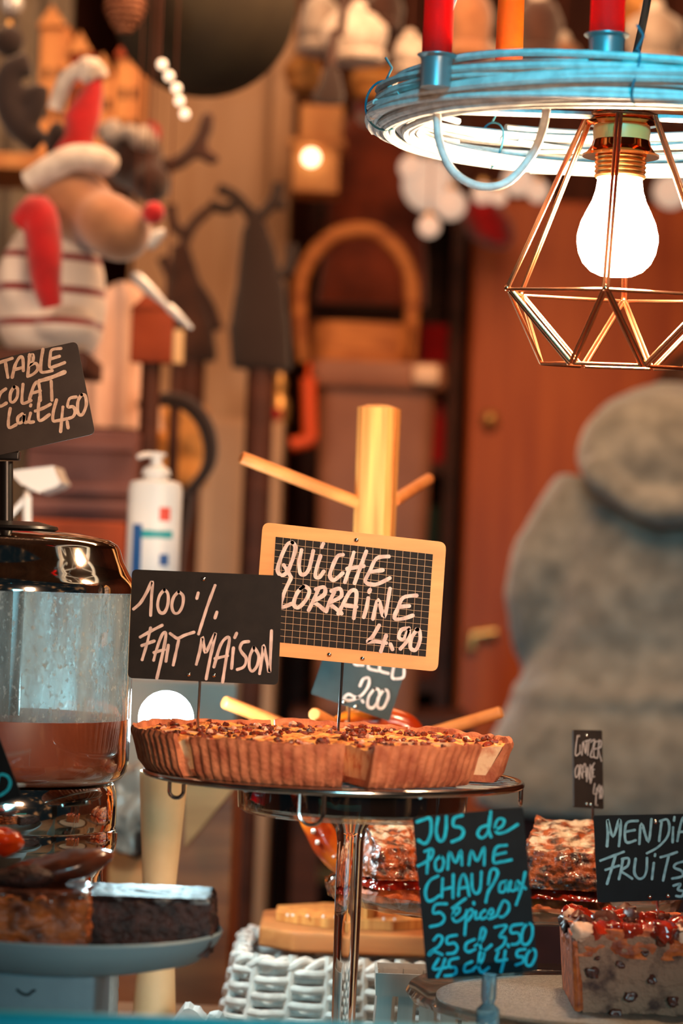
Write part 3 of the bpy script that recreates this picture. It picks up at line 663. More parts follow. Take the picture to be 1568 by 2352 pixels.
# ------------------------------------------------------------------ round table lamp behind the quiche
gc = P(381, 1650, 2.30); gr = px(62, 2.30)
t = thing('globe_table_lamp', (gc.x, gc.y, ZC), 'cream waisted table lamp with a dazzling round bulb behind the quiche', 'lamp')
m = MB(); m.blob(gc, (gr,) * 3, seg=40); m.build('globe_bulb', M['globe'], t)['label'] = 'dazzling cool white globe bulb'
def zl_(v): return P(385, v, 2.30).z
q = lambda n: px(n, 2.30)
m = MB(); m.lathe([(0, zl_(1765)), (q(30), zl_(1765)), (q(54), zl_(1772)), (q(55), zl_(1780)), (q(48), zl_(1900)), (q(38), zl_(2040)), (q(35.5), zl_(2066)), (0, zl_(2066))], gc.xy, 40); m.build('upper_cone', M['cream'], t)
m = MB(); m.lathe([(0, zl_(2067)), (q(34), zl_(2067)), (q(41), zl_(2180)), (q(50), zl_(2330)), (q(56), ZC + .002), (q(56), ZC), (0, ZC)], gc.xy, 40); m.build('lower_cone', M['cream'], t)
m = MB(); m.lathe([(q(18), zl_(1708)), (q(22), zl_(1715)), (q(22), zl_(1766)), (0, zl_(1766))], gc.xy, 24); m.build('bulb_socket', M['black'], t)

# ------------------------------------------------------------------ mug tree, pretzel, board, basket
DM = 2.45
pt_, pb_ = P(875, 938, DM), P(820, 2098, DM)
mx = (pt_.x + pb_.x) / 2
zbd = P(820, 2126, DM).z
t = thing('mug_tree', (mx, DM, zbd), 'light pine mug tree with slanting dowel arms on the wooden board', 'mug tree')
hw = .0172; rot = R(-12)
def sq(s, ch):
    pts = [(-s, -s + ch), (-s + ch, -s), (s - ch, -s), (s, -s + ch), (s, s - ch), (s - ch, s), (-s + ch, s), (-s, s - ch)]
    return [(x * math.cos(rot) - y * math.sin(rot), x * math.sin(rot) + y * math.cos(rot)) for x, y in pts]
m = MB(); secs = [(zbd + .0085, hw * .86), (zbd + .012, hw * .88), (pt_.z - .003, hw), (pt_.z, hw), (pt_.z + .0028, hw * .55), (pt_.z + .0036, .001)]
vs = []; fs = []
for z, s_ in secs: vs += [(mx + x, DM + y, z) for x, y in sq(s_, s_ * .34)]
for i in range(len(secs) - 1):
    for j in range(8): fs.append([i * 8 + j, i * 8 + (j + 1) % 8, (i + 1) * 8 + (j + 1) % 8, (i + 1) * 8 + j])
fs += [list(range(8))[::-1], [40 + j for j in range(8)]]
m.add(vs, fs); m.build('post', M['pine'], t, angle=20)
def arm(a, b, r=.0056):
    d = (b - a).normalized(); mm = MB(); mm.tube([a, b - d * .002, b - d * .0008, b], [r, r, r * .95, r * .8], 16); mm.build('arm', M['dowel'], t)
arm(P(840, 1162, 2.445), P(553, 1050, 2.40)); arm(P(905, 1150, 2.46), P(985, 1100, 2.56)); arm(P(790, 1720, 2.44), P(514, 1612, 2.385))
arm(P(830, 1700, 2.43), P(722, 1640, 2.31)); arm(P(870, 1720, 2.46), P(1152, 1636, 2.42)); arm(P(880, 1160, 2.47), P(850, 1080, 2.60))
m = MB(); m.prism([(mx + .0755 * math.cos(R(a + 22.5)) * 1.05, DM + .03 + .062 * math.sin(R(a + 22.5)), zbd + .0005) for a in range(0, 360, 45)], (0, 0, .008)); m.build('foot_plate', M['pine'], t, smooth=False)
# brioche pretzel on the lower arms
pc = P(850, 1825, 2.375); t = thing('brioche_pretzel', P(850, 1660, 2.375), 'glazed orange brioche pretzel hanging on the lower arms of the mug tree', 'pretzel')
path = [(60, 40), (20, -20), (-60, -80), (-140, -160), (-165, -80), (-165, 20), (-120, 110), (-40, 175), (40, 178), (110, 120), (140, 30), (150, -60), (120, -160), (50, -60), (-20, 0), (-60, 50)]
path = [(0, 60), (70, -10), (118, -85), (60, -165), (-40, -180), (-120, -120), (-145, -10), (-120, 90), (-40, 172), (50, 172), (115, 100), (125, -10), (110, -100), (40, -172)]
ctrl = [Vector((pc.x + px(x, 2.375) * 1.0, 2.375 + dy, pc.z - px(y, 2.375))) for (x, y), dy in zip([(-20, 120), (60, 40), (120, -60), (80, -155), (0, -168), (-85, -140), (-135, -50), (-130, 50), (-75, 140), (0, 165), (75, 140), (130, 50), (125, -50), (60, 30), (-30, 110)], [.012, .014, .006, 0, 0, 0, 0, 0, 0, 0, 0, 0, -.012, -.014, -.01])]
pth = spl(ctrl, 8); n = len(pth)
m = MB(); m.tube(pth, [px(34, 2.375) * (.75 + .25 * math.sin(math.pi * i / (n - 1))) * (1 + .07 * noise.noise(Vector((i * .4, 0, 0)))) for i in range(n)], 18); m.build('dough', M['brioche'], t, angle=80)
m = MB(); rq = random.Random(5)
for _ in range(90):
    i = rq.randrange(int(n * .28), int(n * .85)); a = rq.uniform(-2.2, .9); r = px(34, 2.375)
    m.chunk(pth[i] + Vector((math.cos(a) * r * .7, -abs(math.sin(a)) * r * .9 - .002, math.sin(a) * r * .7)), (rq.uniform(.0018, .0034),) * 3, Matrix.Rotation(rq.random() * 3, 3, 'X'), 1, 0, 1, .5)
tag(m.build('pearl_sugar', M['pearl'], t), 'white pearl sugar grains', None, None, 'stuff')
# chopping board + wicker basket
bd = P(845, 2126, DM); zB = zbd
def octo(cx, cy, hx, hy, ch, z): return [(cx - hx, cy - hy + ch, z), (cx - hx + ch, cy - hy, z), (cx + hx - ch, cy - hy, z), (cx + hx, cy - hy + ch, z), (cx + hx, cy + hy - ch, z), (cx + hx - ch, cy + hy, z), (cx - hx + ch, cy + hy, z), (cx - hx, cy + hy - ch, z)]
bth = .0185
m = MB(); b = bmesh.new(); vv = [b.verts.new(p) for p in octo(0, 0, .0915, .085, .03, 0)]; f = b.faces.new(vv); r_ = bmesh.ops.extrude_face_region(b, geom=[f]); bmesh.ops.translate(b, verts=[g for g in r_['geom'] if isinstance(g, bmesh.types.BMVert)], vec=(0, 0, bth))
bmesh.ops.bevel(b, geom=b.edges[:], offset=.004, segments=3, profile=.6, affect='EDGES'); m.bm(b, Matrix.Translation((bd.x - .004, DM + .03, zB - bth)))
single(m, 'chopping_board', M['beech'], (bd.x, DM + .02, zB - bth), 'thick beech board with clipped corners under the mug tree', 'chopping board')
m = MB(); rq = random.Random(9)
for u, v in ((672, 2103), (705, 2112), (742, 2106), (770, 2116), (880, 2128), (905, 2120), (660, 2096)):
    p = P(u, v, DM - .02); p.z = zB + .0095; m.chunk(p, (.0022,) * 3, None, 1, 0, 1, .5)
tag(m.build('sugar_crumbs', M['pearl'], None, (bd.x, DM - .02, zB + .008)), 'white sugar crumbs fallen on the mug tree foot', 'crumbs', None, 'stuff')
bxc = P(815, 2200, 2.47); zt_ = zB - bth - .0005
t = thing('wicker_basket', (bxc.x, 2.48, ZC), 'white woven wicker basket holding up the wooden board', 'basket')
def rr(tt, sc, hx=.098, hy=.095, ra=.03):
    per = [(hx - ra, -hy), (hx, -hy + ra), (hx, hy - ra), (hx - ra, hy), (-hx + ra, hy), (-hx, hy - ra), (-hx, -hy + ra), (-hx + ra, -hy)]
    hx *= sc; hy *= sc; ra *= sc
    Ls = [2 * (hx - ra), math.pi * ra / 2, 2 * (hy - ra), math.pi * ra / 2] * 2; tot = 2 * (Ls[0] + Ls[1] + Ls[2] + Ls[3]); d = (tt % 1) * tot; i = 0
    Ls = [2 * (hx - ra), math.pi * ra / 2, 2 * (hy - ra), math.pi * ra / 2, 2 * (hx - ra), math.pi * ra / 2, 2 * (hy - ra), math.pi * ra / 2]
    while d > Ls[i]: d -= Ls[i]; i += 1
    st_ = [(-hx + ra, -hy), None, (hx, -hy + ra), None, (hx - ra, hy), None, (-hx, hy - ra), None]; dr = [(1, 0), None, (0, 1), None, (-1, 0), None, (0, -1), None]; nr = [(0, -1), None, (1, 0), None, (0, 1), None, (-1, 0), None]
    if i % 2 == 0: return (st_[i][0] + dr[i][0] * d, st_[i][1] + dr[i][1] * d), nr[i]
    cs = {1: (hx - ra, -hy + ra, -90), 3: (hx - ra, hy - ra, 0), 5: (-hx + ra, hy - ra, 90), 7: (-hx + ra, -hy + ra, 180)}[i]
    a = R(cs[2]) + d / ra; return (cs[0] + ra * math.cos(a), cs[1] + ra * math.sin(a)), (math.cos(a), math.sin(a))
hB = zt_ - ZC; NS = 24
m = MB()
for kk in range(NS):
    pts = []
    for z in range(9):
        (x, y), nn = rr((kk + .5) / NS, 1.15 - .13 * z / 8); pts.append((bxc.x + x, 2.48 + y, ZC + hB * z / 8))
    m.tube(pts, .0042, 8)
m.build('stake', M['wicker_white'], t)
m = MB(); rows = 11
for j in range(rows):
    z = ZC + .004 + (hB - .012) * j / (rows - 1); sc = 1.15 - .13 * j / (rows - 1); pts = []
    N = NS * 8
    for k_ in range(N):
        (x, y), nn = rr(k_ / N, sc); am = .0062 * math.cos(math.pi * NS * k_ / N + math.pi * j) ; zz = .0012 * noise.noise(Vector((k_ * .15, j * 7, 0)))
        pts.append((bxc.x + x + nn[0] * am, 2.48 + y + nn[1] * am, z + zz))
    m.tube(pts, .0036, 8, closed=True)
m.build('weave', M['wicker_white'], t)
m = MB()
for ph in (0, math.pi):
    pts = []
    for k_ in range(200):
        (x, y), nn = rr(k_ / 200, 1.02); a = k_ / 200 * 2 * math.pi * 22 + ph; pts.append((bxc.x + x + nn[0] * .004 * math.cos(a), 2.48 + y + nn[1] * .004 * math.cos(a), zt_ - .0085 + .0042 * math.sin(a)))
    m.tube(pts, .0038, 8, closed=True)
m.build('braided_rim', M['wicker_white'], t)

# ------------------------------------------------------------------ tart on the scalloped glass stand
tc = P(1155, 2045, 2.25)
t = thing('scalloped_glass_stand', (tc.x, tc.y, ZC), 'clear glass stand with a scalloped rim under the sugared tart', 'cake stand')
m = MB(); sc_ = lambda a, i, r: r + (.0022 * abs(math.sin(a * 16)) if r > .12 else 0)
m.lathe([(0, tc.z - .012), (.125, tc.z - .012), (.140, tc.z - .008), (.1435, tc.z + .002), (.1435, tc.z + .0035), (.139, tc.z - .002), (.124, tc.z - .0085), (0, tc.z - .0085)], tc.xy, 128, sc_); m.build('plate', M['thin'], t)
m = MB(); m.lathe([(0, tc.z - .0125), (.03, tc.z - .0125), (.014, tc.z - .03), (.012, tc.z - .07), (.016, ZC + .012), (.038, ZC + .004), (.038, ZC), (0, ZC)], tc.xy, 40); m.build('stem', M['glass'], t)
c = P(772, 2035, 2.25); m = MB(); m.blob(c, (.008, .008, .010), None, .001, 300, 14); m.build('glass_knob', M['glass'], t)
def sugarmat():
    m = mat('sugared_tart', srgb(176, 78, 28), srgb(58, 22, 12), scale=130, rough=.4, bump=1, bscale=160, lo=.42, hi=.6, coat=.3)
    nt = m.node_tree; b = nt.nodes['Principled BSDF']; src = b.inputs['Base Color'].links[0].from_socket
    g = nt.nodes.new('ShaderNodeNewGeometry'); sx = nt.nodes.new('ShaderNodeSeparateXYZ'); nt.links.new(g.outputs['Normal'], sx.inputs[0])
    tc_ = nt.nodes.new('ShaderNodeTexCoord'); nz = nt.nodes.new('ShaderNodeTexNoise'); nz.inputs['Scale'].default_value = 60; nz.inputs['Detail'].default_value = 6; nt.links.new(tc_.outputs['Object'], nz.inputs['Vector'])
    ad = nt.nodes.new('ShaderNodeMath'); ad.operation = 'MULTIPLY'; nt.links.new(sx.outputs['Z'], ad.inputs[0]); nt.links.new(nz.outputs['Fac'], ad.inputs[1])
    rp = nt.nodes.new('ShaderNodeMapRange'); rp.inputs[1].default_value = .45; rp.inputs[2].default_value = .56; nt.links.new(ad.outputs[0], rp.inputs[0])
    mx_ = nt.nodes.new('ShaderNodeMix'); mx_.data_type = 'RGBA'; nt.links.new(rp.outputs[0], mx_.inputs[0]); nt.links.new(src, mx_.inputs[6]); mx_.inputs[7].default_value = srgb(222, 190, 158); nt.links.new(mx_.outputs[2], b.inputs['Base Color'])
    return m
M['tart'] = sugarmat(); M['jam'] = mat('red_jam', srgb(170, 34, 14), srgb(90, 16, 8), scale=90, rough=.12, coat=.8, bump=.6)
zt0 = tc.z - .0083
def tart(cx, cy, sx, sy, sz, rz, lab, seed, split=False):
    t = thing('tart_slice', (cx, cy, zt0), lab, 'tart', 'sugared tart slices on the scalloped glass stand')
    rot_ = Matrix.Rotation(rz, 3, 'Z')
    def lump(zc, h, sc, mt, nm):
        m = MB(); b = bmesh.new(); bmesh.ops.create_cube(b, size=2); bmesh.ops.subdivide_edges(b, edges=b.edges[:], cuts=26, use_grid_fill=True)
        for v in b.verts:
            p = v.co.copy(); p = p.lerp(p.normalized() * 1.3, .12); fl = 1 - .22 * (p.z + 1) / 2
            v.co = Vector((p.x * sx / 2 * sc * fl, p.y * sy / 2 * sc * fl, p.z * h / 2))
        for v in b.verts:
            q = v.co * 70 + Vector((seed, 0, 0)); v.co += v.co.normalized() * (.0042 * noise.noise(q) + .0022 * noise.noise(q * 3.1)); v.co.z = max(v.co.z, -h / 2)
            if nm == 'sugared_top': v.co.z = -h / 2 + (v.co.z + h / 2) * (1 + .34 * v.co.y / (sy / 2)) * .94
        m.bm(b, Matrix.Translation((cx, cy, zc)) @ rot_.to_4x4()); m.build(nm, mt, t, angle=80)
    lump(zt0 + .0065, .013, 1.0, M['loaf_crust'], 'crust_base')
    lump(zt0 + .0155, .010, .985, M['jam'], 'jam_layer')
    lump(zt0 + .018 + (sz - .018) / 2, sz - .018, .99, M['tart'], 'sugared_top')
a = P(915, 2060, 2.235); tart(a.x, 2.245, .066, .085, .054, .25, 'sugared tart slice in view left of the tall JUS slate', 3)
a = P(1085, 2060, 2.235); tart(a.x + .002, 2.26, .055, .10, .050, -.1, 'sugared tart slice mostly hidden behind the tall JUS slate', 11)
a = P(1290, 2070, 2.235); tart(a.x, 2.225, .072, .095, .060, -.2, 'sugared tart slice with dark jam right of the tall JUS slate', 23)

# ------------------------------------------------------------------ fruit loaf on a glass plate, punnet
lc = P(1390, 2292, 2.0); PR = px(452, 2.0)
t = thing('glass_serving_plate', (lc.x, lc.y, ZC), 'broad clear glass plate with a thick rim under the fruit loaf', 'plate')
m = MB(); m.lathe([(0, lc.z - .009), (PR * .9, lc.z - .009), (PR, lc.z - .004), (PR * 1.015, lc.z), (PR, lc.z + .0035), (PR * .965, lc.z + .001), (PR * .9, lc.z - .0045), (0, lc.z - .0045)], lc.xy, 96); m.build('plate', M['thin'], t)
m = MB(); m.lathe([(0, lc.z - .0095), (.05, lc.z - .0095), (.03, lc.z - .03), (.05, ZC + .01), (.07, ZC), (0, ZC)], lc.xy, 40); m.build('foot', M['glass'], t)
M['silver'] = mat('glitter_card', srgb(190, 176, 162), srgb(150, 136, 122), scale=400, rough=.35, metal=.4, bump=1, bscale=900)
m = MB(); m.lathe([(0, lc.z - .0038), (PR * .86, lc.z - .0038), (PR * .86, lc.z - .0022), (0, lc.z - .0022)], lc.xy, 72); single(m, 'cake_card', M['silver'], (lc.x, lc.y, lc.z - .0038), 'round glittering silver cake card lying on the glass plate', 'cake card')
zl2 = lc.z - .0021
x0, x1 = P(1318, 2250, 1.935).x, P(1690, 2250, 1.935).x; ztop = P(1440, 2150, 1.935).z; zlo = P(1440, 2338, 1.935).z
zl2 = min(zl2, zlo) if False else zl2
t = thing('fruit_loaf', ((x0 + x1) / 2, 1.985, zl2), 'tall fruit loaf with a cut face and candied fruit on top', 'cake')
m = MB(); LX = (x0 + x1) / 2; LW = x1 - x0; LH = ztop - zl2
m.chunk((LX, 1.99, zl2 + LH / 2), (LW, .11, LH), None, 22, .0022, 120, .04, taper=.14); m.build('crumb', M['loaf_crumb'], t, angle=70)
m = MB(); 
m.chunk((LX, 1.993, zl2 + LH - .006), (LW * 1.03, .113, .020), None, 22, .004, 110, .10)
m.chunk((x0 + .0026, 1.995, zl2 + LH * .5), (.006, .112, LH * .98), Matrix.Rotation(-.085, 3, 'Y'), 10, .0012, 150, .1); m.build('crust', M['loaf_crust'], t, angle=70)
rq = random.Random(21)
for i in range(64):
    rw = i % 5
    x = x0 + LW * rq.uniform(-.01, .98); y = 1.94 + .021 * rw + rq.uniform(-.006, .006); s_ = rq.uniform(.007, .0135)
    m = MB(); m.chunk((x, y, ztop + rq.uniform(-.001, .004)), (s_ * 1.3, s_ * 1.1, s_), Matrix.Rotation(rq.random() * 3, 3, 'Z') @ Matrix.Rotation(rq.random(), 3, 'X'), 4, .0035, 170, .45)
    m.build('candied_fruit', M['nut_dark'] if rq.random() < .5 else M['nut_red'] if rq.random() < .85 else M['bacon_pale'], t, angle=80)
for u, v, r in ((1361, 2235, 13), (1425, 2215, 7), (1448, 2290, 12), (1415, 2330, 11), (1370, 2200, 5), (1500, 2250, 9), (1545, 2300, 10), (1480, 2190, 6)):
    c = P(u, v, 1.936); m = MB(); m.chunk(c, (px(r * 2, 1.94), .0034, px(r * 1.7, 1.94)), None, 5, .0022, 300, .6); m.build('raisin', M['nut_dark'], t, angle=80)
pn = P(985, 2262, 2.18)
t = thing('fruit_punnet', (pn.x, 2.18, ZC), 'white veneer fruit punnet with upright slats beside the glass stand', 'punnet')
M['veneer'] = wood('white_veneer', srgb(205, 190, 178), srgb(182, 166, 154), (60, 60, 6), .6)
hx, hy = px(127, 2.15), .030; zt2 = P(985, 2240, 2.15).z; hb2 = px(52, 2.15)
def rect(sc, z, o=0): return [Vector((pn.x - (hx + o) * sc, 2.18 - (hy + o) * sc, z)), Vector((pn.x + (hx + o) * sc, 2.18 - (hy + o) * sc, z)), Vector((pn.x + (hx + o) * sc, 2.18 + (hy + o) * sc, z)), Vector((pn.x - (hx + o) * sc, 2.18 + (hy + o) * sc, z))]
m = MB(); A_, B_, C_, D_ = rect(1, zt2), rect(.985, zt2 - hb2), rect(1, zt2, -.002), rect(.985, zt2 - hb2, -.002)
vs = A_ + B_ + C_ + D_; m.add(vs, [f for i in range(4) for f in ([i, (i + 1) % 4, 4 + (i + 1) % 4, 4 + i], [8 + i, 8 + (i + 1) % 4, 12 + (i + 1) % 4, 12 + i], [i, (i + 1) % 4, 8 + (i + 1) % 4, 8 + i], [4 + i, 4 + (i + 1) % 4, 12 + (i + 1) % 4, 12 + i])]); m.build('hoop_band', M['veneer'], t, smooth=False)
for side in range(4):
    ns = 5 if side % 2 == 0 else 4
    for i in range(ns):
        f0, f1 = (i + .02) / ns, (i + .72) / ns; a_, b_ = rect(.99, zt2 - .004, -.0022), rect(1.12, ZC, -.0022)
        p = [a_[side].lerp(a_[(side + 1) % 4], f0), a_[side].lerp(a_[(side + 1) % 4], f1), b_[side].lerp(b_[(side + 1) % 4], f1), b_[side].lerp(b_[(side + 1) % 4], f0)]
        n_ = (p[1] - p[0]).cross(p[2] - p[0]).normalized(); m = MB(); m.prism(p, n_ * .0015); m.build('slat', M['veneer'], t, smooth=False)

# ------------------------------------------------------------------ hot chocolate dispenser
DD = 2.10; dc = P(14, 1560, DD); ds = DD / F
def zd(v): return P(14, v, DD).z
def LD(m_, prof, segs=64, mod=None): return m_.lathe([(r * ds, zd(v)) for r, v in prof], dc.xy, segs, mod)
t = thing('chocolate_dispenser', (dc.x, dc.y, ZC), 'chrome and glass hot chocolate dispenser, half full', 'dispenser')
m = MB(); LD(m, [(0, 1216), (150, 1218), (225, 1232), (242, 1242), (249, 1252), (258, 1280), (274, 1310), (288, 1328), (291, 1340), (291, 1352), (284, 1352), (270, 1330), (0, 1325)]); m.build('lid', M['chrome'], t)
m = MB(); LD(m, [(0, 1196), (60, 1196), (104, 1206), (106, 1212), (98, 1217), (0, 1217)]); ld = m.build('lid_cap', M['black'], t)
def glassmat():
    m = thin_glass('steamed_glass', (.86, .92, .92, 1)); nt = m.node_tree; out = nt.nodes['Material Output']; src = out.inputs[0].links[0].from_socket
    tc_ = nt.nodes.new('ShaderNodeTexCoord')
    def nz(s, st, d=6):
        mp = nt.nodes.new('ShaderNodeMapping'); mp.inputs['Scale'].default_value = st; nt.links.new(tc_.outputs['Object'], mp.inputs[0])
        n = nt.nodes.new('ShaderNodeTexNoise'); n.inputs['Scale'].default_value = s; n.inputs['Detail'].default_value = d; nt.links.new(mp.outputs[0], n.inputs['Vector']); return n
    def rng(n, a, b, c, d):
        r = nt.nodes.new('ShaderNodeMapRange'); nt.links.new(n.outputs['Fac'], r.inputs[0])
        for i, x in enumerate((a, b, c, d)): r.inputs[i + 1].default_value = x
        return r
    base = rng(nz(70, (1, 1, .2)), .35, .7, .10, .55); drops = rng(nz(300, (1, 1, .6), 3), .60, .68, 0, .6)
    ad = nt.nodes.new('ShaderNodeMath'); ad.operation = 'ADD'; ad.use_clamp = True; nt.links.new(base.outputs[0], ad.inputs[0]); nt.links.new(drops.outputs[0], ad.inputs[1])
    df = nt.nodes.new('ShaderNodeBsdfDiffuse'); df.inputs[0].default_value = srgb(190, 200, 200)
    tl = nt.nodes.new('ShaderNodeBsdfTranslucent'); tl.inputs[0].default_value = srgb(205, 220, 222)
    a = nt.nodes.new('ShaderNodeMixShader'); a.inputs[0].default_value = .55; nt.links.new(df.outputs[0], a.inputs[1]); nt.links.new(tl.outputs[0], a.inputs[2])
    mx_ = nt.nodes.new('ShaderNodeMixShader'); nt.links.new(ad.outputs[0], mx_.inputs[0]); nt.links.new(src, mx_.inputs[1]); nt.links.new(a.outputs[0], mx_.inputs[2]); nt.links.new(mx_.outputs[0], out.inputs[0])
    return m
M['steamed'] = glassmat()
m = MB(); LD(m, [(289, 1353), (289, 1640)]); LD(m, [(283, 1640), (283, 1353)]); m.build('steamed_glass', M['steamed'], t)['label'] = 'steamed up splashed upper glass'
m = MB(); LD(m, [(289, 1640.5), (289, 1735), (284, 1762), (272, 1778), (255, 1786), (0, 1786)]); LD(m, [(286, 1640.5), (286, 1735), (281, 1760), (268, 1775), (0, 1781)]); m.build('glass_bowl', M['thin'], t)
m = MB(); LD(m, [(0, 1641), (284.5, 1641), (285, 1645), (285, 1735), (280, 1759), (266, 1774), (0, 1779)]); m.build('chocolate', M['choc'], t)['label'] = 'brown hot chocolate filling the lower part'
m = MB(); LD(m, [(34, 1353), (34, 1641)]); m.build('stirrer_column', M['black'], t)
m = MB(); LD(m, [(0, 1788), (248, 1788), (256, 1792), (262, 1806), (265, 1830), (265, 1884), (262, 1890), (262, 1896), (265, 1898)]); LD(m, [(265, 1896), (266, 1925), (258, 1950), (243, 1975), (236, 2000), (232, 2080), (235, 2200), (240, 2330), (250, 2500)]); m.build('base', M['chrome'], t)
m = MB()
q_ = lambda r, v, a: Vector((dc.x + r * ds * math.cos(R(a)), dc.y + r * ds * math.sin(R(a)), zd(v)))
for a in (-5, 175, 85, 265):
    m = MB(); m.tube(spl([q_(262, 1900, a), q_(258, 1935, a), q_(232, 1975, a), q_(234, 2050, a), Vector((q_(236, 2050, a).x, q_(236, 2050, a).y, ZC + .002))], 6), .0034, 10); m.build('leg', M['chrome'], t)
m = MB(); p0 = P(14, 1060, DD); m.tube([P(14, 1198, DD), p0], .0054, 20); m.build('post', M['black'], ld)
m = MB(); c = P(10, 1046, 2.094); m.box(c, (.024, .014, .007), bev=.0015); m.box(c + Vector((0, 0, .006)), (.022, .009, .006), bev=.001); m.build('sign_clamp', M['black'], ld)

# ------------------------------------------------------------------ sweets on the frosted plate, lower left
pcx = P(150, 2140, 1.85); Rp = px(362, 1.85)
zpl = P(150, 2168, 1.85).z
t = thing('frosted_plate', (pcx.x, pcx.y, zpl - .012), 'frosted bluish glass plate holding chocolate cakes', 'plate')
m = MB(); m.lathe([(0, zpl - .012), (Rp * .62, zpl - .012), (Rp * .86, zpl - .006), (Rp * .97, zpl + .006), (Rp, zpl + .0125), (Rp * .985, zpl + .014), (Rp * .95, zpl + .008), (Rp * .84, zpl - .001), (Rp * .6, zpl - .003), (0, zpl - .003)], pcx.xy, 72); m.build('plate', M['frost'], t)
bxw = MB(); M['tub'] = mat('grey_blue_tub', srgb(150, 160, 165), srgb(136, 146, 152), scale=30, rough=.6)
a = P(-260, 2200, 1.80); b_ = P(222, 2200, 1.80)
bxw.box(((a.x + b_.x) / 2, 1.86, (ZC + zpl - .0125) / 2), (b_.x - a.x, .12, zpl - .0125 - ZC), bev=.004); t = thing('storage_tub', ((a.x + b_.x) / 2, 1.86, ZC), 'plain pale grey tub carrying the frosted plate', 'tub'); bxw.build('body', M['tub'], t)
m = MB(); m.tube(spl([P(*q, 1.8005 - .0008) for q in ((38, 2272), (50, 2282), (64, 2285), (76, 2276), (82, 2276))], 5), .0009, 6); m.build('scratch', M['black'], t)['label'] = 'dark scratch mark'
zs = zpl - .0008
def brown(u0, u1, v0, D, dy, rz, mts, name, lab, cat, seed, zz=None, amp=.0022):
    c0_, c1_ = P(u0, v0, D), P(u1, v0, D); zz = zs if zz is None else zz; h = c0_.lerp(c1_, .5).z - zz
    t = thing(name, ((c0_.x + c1_.x) / 2, D + dy / 2, zz), lab, cat, 'cakes on the frosted plate')
    rot_ = Matrix.Rotation(rz, 3, 'Z'); m = MB(); m.chunk(((c0_.x + c1_.x) / 2, D + dy / 2, zz + h * .46), (c1_.x - c0_.x, dy, h * .92), rot_, 26, amp * 1.3, 120, .13); m.build('cake', mts[0], t, angle=80)
    m = MB(); m.chunk(((c0_.x + c1_.x) / 2, D + dy / 2, zz + h * .93), ((c1_.x - c0_.x) * .96, dy * .96, h * .15), rot_, 26, amp * 1.3, 170, .10); m.build('icing', mts[1], t, angle=80)
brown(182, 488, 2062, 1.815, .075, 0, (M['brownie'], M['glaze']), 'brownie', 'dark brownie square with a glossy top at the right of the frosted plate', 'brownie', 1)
brown(-120, 196, 2048, 1.79, .075, .05, (M['marble_cake'], M['roll']), 'caramel_cake', 'orange brown cake slice at the left of the frosted plate', 'cake', 2, amp=.004)
c = P(115, 2000, 1.84); t = thing('chocolate_bun', c - Vector((0, 0, .014)), 'long shiny dark brown bun leaning on top of the cakes', 'bun', 'cakes on the frosted plate')
m = MB(); m.blob(c, (px(150, 1.84), .026, px(36, 1.84)), Matrix.Rotation(R(-17), 3, 'Y'), .003, 45, 40); m.build('bun', M['roll'], t)
m = MB(); m.blob(P(60, 2012, 1.83), (px(95, 1.84), .024, px(26, 1.84)), Matrix.Rotation(R(-8), 3, 'Y'), .003, 60, 30); m.build('filling', M['brownie'], t)
c = P(-12, 1932, 1.85); m = MB(); m.blob(c, (px(62, 1.85), .016, px(34, 1.85)), None, .003, 90, 30); t = thing('glazed_fruit_tart', c - Vector((0, 0, .01)), 'small orange glazed piece lying on the dark bun', 'pastry', 'cakes on the frosted plate'); m.build('glaze', M['caramel'], t)
# embossed white vase and scraps beside the tub
vc = P(200, 2250, 2.02); M['emboss'] = mat('embossed_white', srgb(225, 222, 214), srgb(205, 200, 192), scale=80, rough=.5)
m = MB(); rv = px(64, 2.02); zv0 = ZC; zv1 = P(200, 2170, 2.02).z
N = 28; prof = []
for i in range(N + 1): prof.append((rv * (1 + .05 * math.sin(i / N * 2.5)), zv0 + (zv1 - zv0) * i / N))
m.lathe([(0, zv0)] + prof + [(rv * .9, zv1), (rv * .9, zv0 + .004), (0, zv0 + .004)], vc.xy, 60, lambda a, i, r: r + (.0022 * abs(math.sin(a * 10 + (i % 2) * 1.57)) if 1 < i < N else 0))
single(m, 'embossed_vase', M['emboss'], (vc.x, vc.y, ZC), 'white vase embossed with small petals behind the grey tub', 'vase')
for u, r, lb in ((413, 26, 'crumpled white paper napkin by the foot of the cream lamp'), (468, 20, 'folded white paper scrap right of the crumpled napkin')):
    c = P(u, 2345, 2.22); c.z = ZC + (.031 if r > 22 else .029); m = MB(); m.chunk(c, (px(r * 2.6, 2.22), .02, .058 if r > 22 else .053), Matrix.Rotation(.5, 3, 'Y'), 5, .004, 150, .35); single(m, 'paper_napkin', M['emboss'], (c.x, c.y, ZC), lb, 'napkin', angle=25)

c = P(1475, 2100, 2.5); m = MB(); zt9 = P(1475, 2084, 2.5).z; m.lathe([(0, ZC), (.031, ZC), (.031, zt9 - .004), (.029, zt9), (0, zt9)], (c.x, c.y), 36)
single(m, 'orange_tin', M['caramel'], (c.x, c.y, ZC), 'plain orange tin behind the scalloped stand above the fruit loaf', 'tin')

